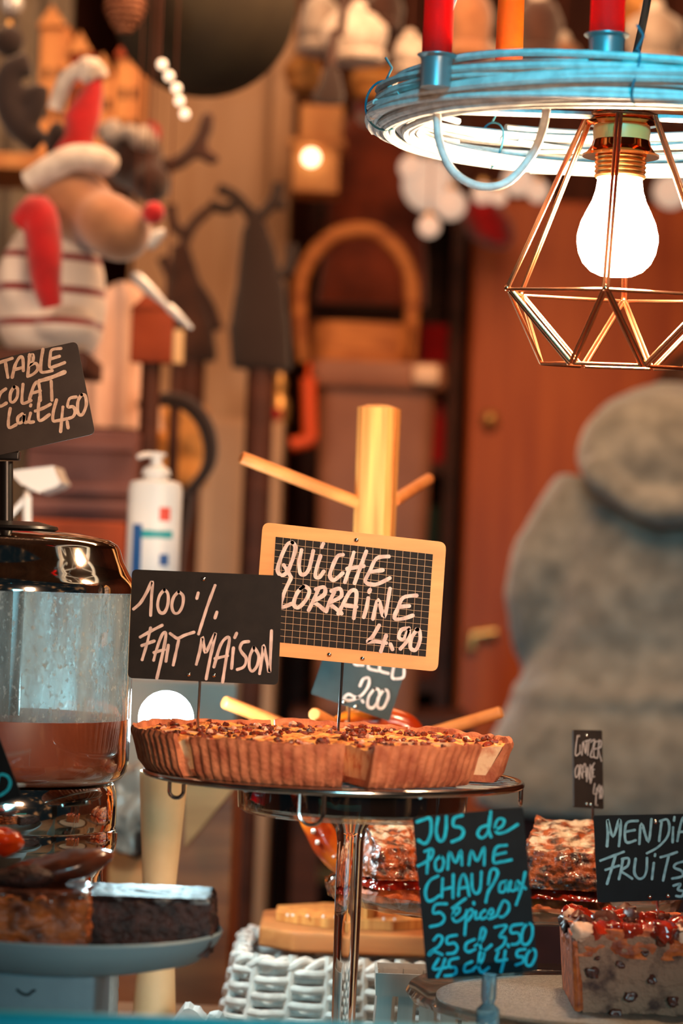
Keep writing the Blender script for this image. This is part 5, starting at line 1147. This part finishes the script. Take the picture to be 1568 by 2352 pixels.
# second, darker plush behind, on a hook
D2 = 3.7
def V2(u, v, d=0): return P(u, v, D2 + d)
s4 = lambda n: px(n, D2)
t = thing('dark_plush_moose', V2(320, 330), 'dark brown plush moose in a white trimmed hat, hanging behind the tan reindeer', 'soft toy')
m = MB(); m.blob(V2(310, 370), (s4(62), .06, s4(70)), Matrix.Rotation(R(35), 3, 'Y')); m.blob(V2(345, 420, -.03), (s4(50), .05, s4(46))); unify(m.build('head', M['plush_dark'], t), .006, 2)
m = MB(); m.blob(V2(255, 300, -.06), (s4(26),) * 3, None, .004, 50, 18); m.blob(V2(330, 320, -.05), (s4(30), .03, s4(30)), None, .004, 50, 18); m.blob(V2(298, 305, -.05), (s4(22), .03, s4(18))); m.build('hat_trim', M['fur_white'], t)
m = MB(); m.rings([((V2(u, v).x, D2 - .02, V2(u, v).z), s4(w_), s4(w_)) for u, v, w_ in ((345, 325, 28), (352, 300, 20), (348, 285, 8))], 16); m.build('hat', M['felt_red'], t)
m = MB(); m.tube(spl([V2(352, 378), V2(395, 380), V2(440, 350), V2(470, 300), V2(478, 255)], 6), s4(19), 10); m.tube(spl([V2(455, 335), V2(480, 365), V2(505, 360)], 5), s4(15), 10); unify(m.build('antler', M['plush_dark'], t), .006, 2)
m = MB(); m.tube(spl([V2(275, 345), V2(255, 330), V2(232, 300)], 3), s4(14), 10); m.build('antler', M['plush_dark'], t)
strp(t, V2(318, 310))
# dark felt reindeer figures near the partition
D5 = 3.9
def felt(lab, pts_body, twigs, mt, D, loc):
    t = thing('felt_reindeer', P(*loc, D), lab, 'figure', 'dark felt reindeer by the partition')
    m = MB(); m.rings([((P(u, v, D).x, D, P(u, v, D).z), px(w_, D), px(w_, D) * .6) for u, v, w_ in pts_body], 20); unify(m.build('body', M[mt], t), .007, 1)
    m = MB()
    for tw in twigs: m.tube(spl([P(u, v, D) for u, v in tw], 5), px(13, D), 8)
    m.build('antlers', M[mt], t); return t
t = felt('dark felt reindeer cone reaching up beside the pale post', [(600, 850, 70), (595, 760, 72), (598, 660, 58), (590, 560, 40), (585, 500, 24), (583, 470, 8)], [[(585, 510), (545, 455), (500, 432)], [(545, 455), (525, 480), (480, 470)], [(590, 505), (630, 460), (640, 420)], [(620, 470), (655, 470)], [(620, 640), (660, 620), (670, 560)]], 'plush_black', D5, (600, 850))
m = MB(); a = P(600, 850, D5); m.tube([a, (a.x, a.y, 0)], .02, 12); m.build('stand_pole', M['dark_shelf'], t)
t = felt('brown felt reindeer with drooping antlers left of the dark cone', [(440, 830, 62), (430, 760, 64), (425, 690, 50), (420, 620, 36), (415, 560, 22)], [[(415, 580), (440, 520), (480, 480)], [(430, 540), (400, 520), (392, 470)], [(440, 640), (480, 700), (500, 760)], [(395, 640), (372, 590)], [(400, 700), (455, 850)]], 'plush_dark', 4.0, (440, 830))
m = MB(); a = P(440, 830, 4.0); m.tube([a, (a.x, a.y, 0)], .02, 12); m.build('stand_pole', M['dark_shelf'], t)
# white cloth painted with its pink light, rust card and little candle, left centre
t = thing('pink_lit_cloth', P(260, 960, 3.62), 'white cloth with its pink light painted in, draped on a stand right of the plush reindeer', 'cloth')
m = MB(); m.rings([((P(u, v, 3.62).x, 3.62, P(u, v, 3.62).z), px(w_, 3.62), .05) for u, v, w_ in ((262, 985, 105), (258, 900, 100), (255, 810, 90), (262, 740, 62), (280, 680, 45), (285, 655, 20))], 28)
po = m.build('cloth', M['pink'], t); b = bmesh.new(); b.from_mesh(po.data); bmesh.ops.subdivide_edges(b, edges=b.edges[:], cuts=2, use_grid_fill=True)
for v in b.verts: a = math.atan2(v.co.y, v.co.x); v.co += Vector((v.co.x, v.co.y, 0)).normalized() * .006 * math.sin(a * 9)
b.to_mesh(po.data); b.free()
m = MB(); a = P(262, 980, 3.62); m.tube([a, (a.x, a.y, 0)], .03, 12); m.build('stand_pole', M['dark_shelf'], t)
m = MB(); c = boxpx(m, 300, 705, 395, 832, 3.36, 3.39, None, .002); t = thing('rust_card', c, 'rust brown notched card house front against the pink-lit cloth', 'card'); m.build('front', M['rust'], t); m = MB(); m.prism([P(u, v, 3.358) for u, v in ((300, 707), (395, 707), (352, 660))], (0, .03, 0)); m.build('gable', M['rust'], t, smooth=False)
m = MB(); a = Vector(c); m.tube([a, (a.x, a.y, 0)], .012, 10); m.build('stand_pole', M['dark_shelf'], t)
c = P(405, 835, 3.5); m = MB(); m.lathe([(0, c.z), (.0085, c.z), (.008, c.z + .042), (0, c.z + .043)], (c.x, c.y), 16); t = thing('small_candle', c, 'small cream candle right of the rust card', 'candle'); m.build('wax', M['cream'], t); m = MB(); m.tube([c, (c.x, c.y, 0)], .007, 8); m.build('stand_pole', M['dark_shelf'], t)
# pale icicles on a slant, standing in for a streak of reflected light
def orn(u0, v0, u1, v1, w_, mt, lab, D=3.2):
    a, b_ = P(u0, v0, D), P(u1, v1, D); t = thing('streak_icicle', a, lab, 'ornament', 'icicles drawn for reflected light right of the plush reindeer'); m = MB(); m.tube([a, a.lerp(b_, .12), a.lerp(b_, .5), b_], [px(w_ * .5, D), px(w_, D), px(w_ * .9, D), px(w_ * .35, D)], 14); m.build('icicle', mt, t); strp(t, a, .0007); 
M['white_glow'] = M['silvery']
orn(305, 628, 385, 705, 15, M['silvery'], 'longest pale icicle shaped from the streak of reflected light below the red nose'); orn(382, 700, 440, 755, 11, M['silvery'], 'second pale icicle of the reflected light streak, at its lower end')
orn(330, 560, 378, 530, 22, M['silvery'], 'short pale icicle standing in for reflected light just under the red nose')
c = P(342, 548, 3.28); m = MB(); m.blob(c, (px(22, 3.28),) * 3); t = thing('orange_bauble', c, 'small orange bauble just under the plush red nose', 'bauble'); m.build('ball', M['orange_pl'], t); strp(t, c, .0007)
# fairy lights beside the dark round shade
prev = None
for i, (u, v) in enumerate(((372, 148), (388, 175), (405, 203), (412, 232), (424, 262))):
    c = P(u, v, 3.12); t = thing('fairy_light', c, 'warm fairy light on the slanting string under the dark round shade, %s' % ('topmost', 'second from the top', 'third from the top', 'fourth from the top', 'lowest')[i], 'fairy light', 'fairy lights left of the partition')
    m = MB(); m.blob(c, (.0060,) * 3, seg=14); m.build('lamp', M['fairy'], t); m = MB(); m.tube([c, P(u - 6, v - 14, 3.12), (P(u - 6, v - 14, 3.12).x, 3.12, 2.60)] if i == 0 else [c, prev], .001, 6); m.build('wire', M['string'], t); prev = c
# round dark shade, pine cone, bauble, tassel, lantern
t = thing('round_shade', P(470, 0, 3.4), 'big dark olive dome shade hanging at the top', 'lampshade')
c = P(468, 10, 3.4); rs = px(212, 3.4); m = MB(); m.lathe([(0, c.z - rs)] + [(rs * math.sin(R(a)), c.z - rs * math.cos(R(a))) for a in range(6, 175, 8)] + [(0, c.z + rs)], c.xy, 48); m.build('dome', M['olive'], t); strp(t, c + Vector((0, 0, rs)), .003)
t = thing('pine_cone', P(290, 0, 3.25), 'hanging pine cone at the upper left', 'pine cone'); c = P(288, 5, 3.25); m = MB()
for i in range(9):
    for k_ in range(10):
        f = i / 8; r = px(42, 3.25) * math.sin(math.pi * (.12 + .72 * f)) + .001; a = 2 * math.pi * (k_ + .5 * (i % 2)) / 10; z = c.z - px(62, 3.25) + px(118, 3.25) * f
        m.blob((c.x + r * .75 * math.cos(a), c.y + r * .75 * math.sin(a), z), (r * .42 + .001, r * .42 + .001, .003), Matrix.Rotation(.5, 3, Vector((-math.sin(a), math.cos(a), 0))), 0, 1, 8)
M['cone'] = mat('pine_scales', srgb(176, 118, 84), srgb(96, 54, 40), scale=160, rough=.7); m.blob(c, (px(24, 3.25), px(24, 3.25), px(60, 3.25))); m.build('scales', M['cone'], t); strp(t, c + Vector((0, 0, .03)))
for (u, v, r, mt, D, lb) in ((20, 95, 36, 'plush_black', 3.3, 'dark bauble at the upper left corner, lower one'), (28, 10, 26, 'silvery', 3.42, 'silver bauble in the upper left corner')):
    c = P(u, v, D); t = thing('bauble', c, lb, 'bauble'); m = MB(); m.blob(c, (px(r, D),) * 3); m.build('ball', M[mt], t); m = MB(); m.lathe([(.004, c.z + px(r, D) - .001), (.004, c.z + px(r, D) + .006), (0, c.z + px(r, D) + .006)], c.xy, 12); m.build('cap', M['gold'], t); strp(t, c + Vector((0, 0, px(r, D))), .0008)
D6 = 3.62
t = thing('dark_tassel', P(750, 235, D6), 'dark felt bell tassel on a red cord above the lantern house', 'ornament')
m = MB(); m.rings([((P(u, v, D6).x, D6, P(u, v, D6).z), px(w_, D6), px(w_, D6) * .7) for u, v, w_ in ((752, 238, 34), (755, 220, 36), (760, 190, 25), (760, 160, 18), (760, 150, 6))], 18); m.blob(P(732, 225, D6), (px(16, D6), .01, px(12, D6))); m.build('bell', M['plush_black'], t)
m = MB(); a = P(760, 152, D6); m.tube(spl([a, P(768, 70, D6), P(790, 0, D6), Vector((P(800, -60, D6).x, D6, 2.6))], 5), .006, 8); m.build('cord', M['plush_dark'], t)
t = thing('lantern_house', P(725, 445, 4.3), 'light wooden lantern house with a glowing lamp beside the pale post', 'lantern')
m = MB(); c = boxpx(m, 672, 330, 778, 440, 4.3, 4.4, None, .003); m.build('box', M['tan_wood'], t)
m = MB(); boxpx(m, 688, 240, 788, 332, 4.31, 4.39, None, .003); m.build('upper_box', M['tan_wood'], t)
m = MB(); boxpx(m, 664, 318, 795, 334, 4.28, 4.42, None, .002); m.build('eave', M['tan_wood'], t); boxpx
m = MB(); m.blob(P(714, 362, 4.285), (px(19, 4.3),) * 3, seg=16); m.build('glow_lamp', M['lantern_glow'], t)['label'] = 'glowing warm lamp'
m = MB(); c = P(720, 330, 4.3); m.tube([P(735, 245, 4.35), (P(735, 245, 4.35).x, 4.35, 2.6)], .002, 6); m.build('string', M['string'], t)
# plush hats along the top, hung on strings
hats = [(820, 85, 78, 62, 'fur_white', 'white fluffy bobble hat hanging left of the wreath'), (735, 60, 52, 66, 'grey_fur', 'grey fluffy hat at the top beside the pale post'), (940, 130, 40, 46, 'fur_white', 'small white pompom hat just left of the red candle'), (880, 25, 50, 50, 'plush_dark', 'dark brown hat at the top left of the red candle'),
        (870, 190, 74, 40, 'ochre', 'ochre knitted hat under the white fluffy hat'), (700, 170, 46, 40, 'ochre', 'ochre knitted mitten beside the pale post'), (1075, 60, 60, 85, 'plush_tan', 'tan plush hat between the red and orange candles'), (1105, 150, 42, 55, 'fur_white', 'pale fluffy hat low between the red and orange candles'),
        (1060, 10, 46, 40, 'plush_dark', 'dark hat at the very top between the candles'), (1235, 70, 55, 80, 'plush_dark', 'dark plush hat right of the orange candle'), (1290, 150, 48, 60, 'plush_tan', 'tan plush hat behind the middle red candle'), (1500, 90, 70, 70, 'grey_fur', 'grey fluffy hat right of the middle red candle'), (1470, 20, 52, 52, 'ochre', 'ochre hat at the top right'),
        (1200, 120, 26, 70, 'felt_red', 'red felt hat just right of the orange candle'), (860, 240, 40, 44, 'felt_red', 'red felt hat half hidden left of the wreath'), (1560, 200, 60, 80, 'plush_tan', 'tan hat at the right edge above the wreath')]
for i, (u, v, a_, b_, mt, lb) in enumerate(hats):
    D = (3.80, 3.92, 3.92, 4.04, 4.16, 4.04, 3.92, 4.04, 4.16, 3.92, 4.16, 3.92, 4.04, 4.04, 4.28, 4.16)[i]; c = P(u, v, D); t = thing('plush_hat', c, lb, 'hat', 'plush hats hung along the top')
    m = MB(); m.blob(c, (px(a_, D), .05, px(b_, D)), None, .008, 22, 28); m.build('crown', M[mt], t)
    m = MB(); pts = [c + Vector((px(a_, D) * .70 * math.cos(R(x)), .036 * math.sin(R(x)), -px(b_, D) * .74)) for x in range(0, 360, 20)]; m.tube(pts, px(b_, D) * .24, 8, closed=True); m9 = MB(); m9.blob(c + Vector((0, 0, px(b_, D) * 1.0)), (px(b_, D) * .34,) * 3, None, .004, 40, 14); m.build('fur_trim', M['fur_white'] if mt in ('felt_red', 'fur_white') else M[mt], t); m9.build('pompom', M['fur_white'], t)
    strp(t, c + Vector((0, 0, px(b_, D) * 1.3)), .0012)
# rusty quilt / coat behind the lantern and brown hangings
DQ = 4.55
t = thing('rust_coat', P(880, 520, DQ), 'rust red coat hanging behind the arched basket handle', 'coat')
m = MB(); m.rings([((P(u, v, DQ).x, DQ, P(u, v, DQ).z), px(w_, DQ), .035) for u, v, w_ in ((850, 700, 128), (860, 600, 120), (860, 480, 112), (850, 360, 95), (860, 280, 70), (865, 250, 30))], 30)
M['coat'] = mat('rust_wool', srgb(140, 62, 36), srgb(92, 40, 26), scale=14, rough=1, sheen=.4, bump=.4); m.build('coat', M['coat'], t)
m = MB(); a = P(865, 255, DQ); m.tube([a, (a.x, a.y, 2.6)], .003, 6); m.build('hanger_hook', M['string'], t)
# glowing globes added for blown-out gleams of lights and reflections behind the chandelier
DG = 4.5
for i, (u, v, r, lb) in enumerate(((985, 425, 62, 'biggest glowing globe for a gleam, under the left end of the wreath'), (1035, 470, 36, 'glowing gleam globe right below the biggest one'), (945, 385, 30, 'small glowing gleam globe left of the biggest one'), (1108, 445, 24, 'glowing gleam globe inside the white wire loop, left one'), (1145, 452, 20, 'glowing gleam globe inside the white wire loop, right one'), (1190, 415, 36, 'glowing gleam globe below the wreath next to the cage'), (1235, 440, 26, 'glowing gleam globe seen through the cage side'), (985, 520, 26, 'faint glowing gleam globe over the basket handle'), (1540, 440, 40, 'glowing gleam globe at the right edge behind the cage'))):
    DG = (4.42, 4.32, 4.30, 4.42, 4.36, 4.42, 4.36, 4.22, 4.42)[i]; c = P(u, v, DG); t = thing('gleam_globe', c, lb, 'lantern', 'globes added for the gleams behind the chandelier'); m = MB(); m.blob(c, (px(r, DG),) * 3, seg=20); m.build('gleam_ball', M['lampglow'], t)
    m = MB(); m.lathe([(.008, c.z + px(r, DG) - .002), (.008, c.z + px(r, DG) + .006), (0, c.z + px(r, DG) + .006)], c.xy, 12); m.build('cap', M['gold'], t); strp(t, c + Vector((0, 0, px(r, DG))), .0012)
# red cloth hats on the cabinet edge
t = thing('red_santa_hat', P(1120, 560, 4.6), 'red santa hat slung over the corner of the orange cabinet', 'hat')
m = MB(); m.rings([((P(u, v, 4.6).x, 4.6, P(u, v, 4.6).z), px(w_, 4.6), .05) for u, v, w_ in ((1145, 565, 25), (1130, 545, 52), (1118, 510, 58), (1105, 480, 48), (1098, 462, 24))], 20); m.build('cap', M['felt_red'], t)
m = MB(); m.tube([P(1085, 470, 4.62), P(1110, 462, 4.62), P(1140, 466, 4.66)], .012, 10); m.build('fur_band', M['fur_white'], t)
m = MB(); m.tube([P(1100, 470, 4.62), (P(1100, 470, 4.62).x, 4.62, 2.6)], .0012, 6); m.build('string', M['string'], t)
# little wooden houses on a high shelf at the upper left
zh = wallshelf(335, 372, 3.85, .22, 'pale high toy shelf under the wooden houses')
bpy.data.objects['toy_shelf.001'].children[0].data.materials[0] = M['tan_wood']
for i, (u0, u1, v0, mt, lb) in enumerate(((88, 155, 60, 'tan_wood', 'tallest tan wooden toy house, upper left beside the antler'), (160, 212, 120, 'rust', 'narrow brown wooden toy house second from the left'), (214, 262, 170, 'tan_wood', 'tan wooden toy house behind the red hat tip'), (264, 326, 130, 'tan_wood', 'tan wooden toy house under the pine cone'))):
    D = 3.86; m = MB(); c = boxpx(m, u0, v0, u1, 370, D, D + .10, zh + .0005, .002); c = (c[0], c[1], zh); t = thing('toy_house', c, lb, 'toy house', 'wooden toy houses on the high shelf'); m.build('walls', M[mt], t)
    a, b_, e_ = P(u0 - .5, v0 + 2, D), P(u1 + .5, v0 + 2, D), P((u0 + u1) / 2, v0 - 46, D); m = MB(); m.prism([a - Vector((0, .01, 0)), b_ - Vector((0, .01, 0)), e_ - Vector((0, .01, 0))], (0, .12, 0)); m.build('roof', M['rust' if mt == 'tan_wood' and i % 2 else 'tan_wood'], t, smooth=False)
    for f in (.3, .7):
        for q_v in (.35, .65):
            vv = v0 + (370 - v0) * q_v; uu = u0 + (u1 - u0) * f; m = MB(); boxpx(m, uu - 6, vv - 12, uu + 6, vv + 12, D - .0015, D - .0002, None); m.build('window', M['plush_dark'], t)
M['curtain'] = mat('grey_curtain', srgb(176, 166, 150), srgb(150, 140, 126), scale=12, rough=.9)
t = thing('grey_curtain', P(20, 800, 4.4), 'grey curtain at the left edge behind the plush reindeer', 'curtain')
m = MB(); a, b_ = P(-320, 400, 4.4), P(150, 400, 4.4); N = 60; pl = []
for i in range(N + 1):
    f = i / N; pl.append((a.x + (b_.x - a.x) * f, 4.4 + .02 * math.sin(f * 40)))
vs = [(x, y, z) for z in (.3, 2.55) for x, y in pl] + [(x, y + .004, z) for z in (.3, 2.55) for x, y in pl]; n1 = N + 1
m.add(vs, [[i, i + 1, n1 + i + 1, n1 + i] for i in range(N)] + [[2 * n1 + i, 2 * n1 + i + 1, 3 * n1 + i + 1, 3 * n1 + i] for i in range(N)] + [[n1 + i, n1 + i + 1, 3 * n1 + i + 1, 3 * n1 + i] for i in range(N)]); m.build('cloth', M['curtain'], t)
m = MB(); m.tube([(a.x - .02, 4.4, 2.56), (b_.x + .02, 4.4, 2.56)], .012, 10); m.tube([(a.x, 4.4, 2.56), (a.x, 4.4, 2.6)], .006, 8); m.tube([(b_.x, 4.4, 2.56), (b_.x, 4.4, 2.6)], .006, 8); m.build('rod', M['dark_shelf'], t)
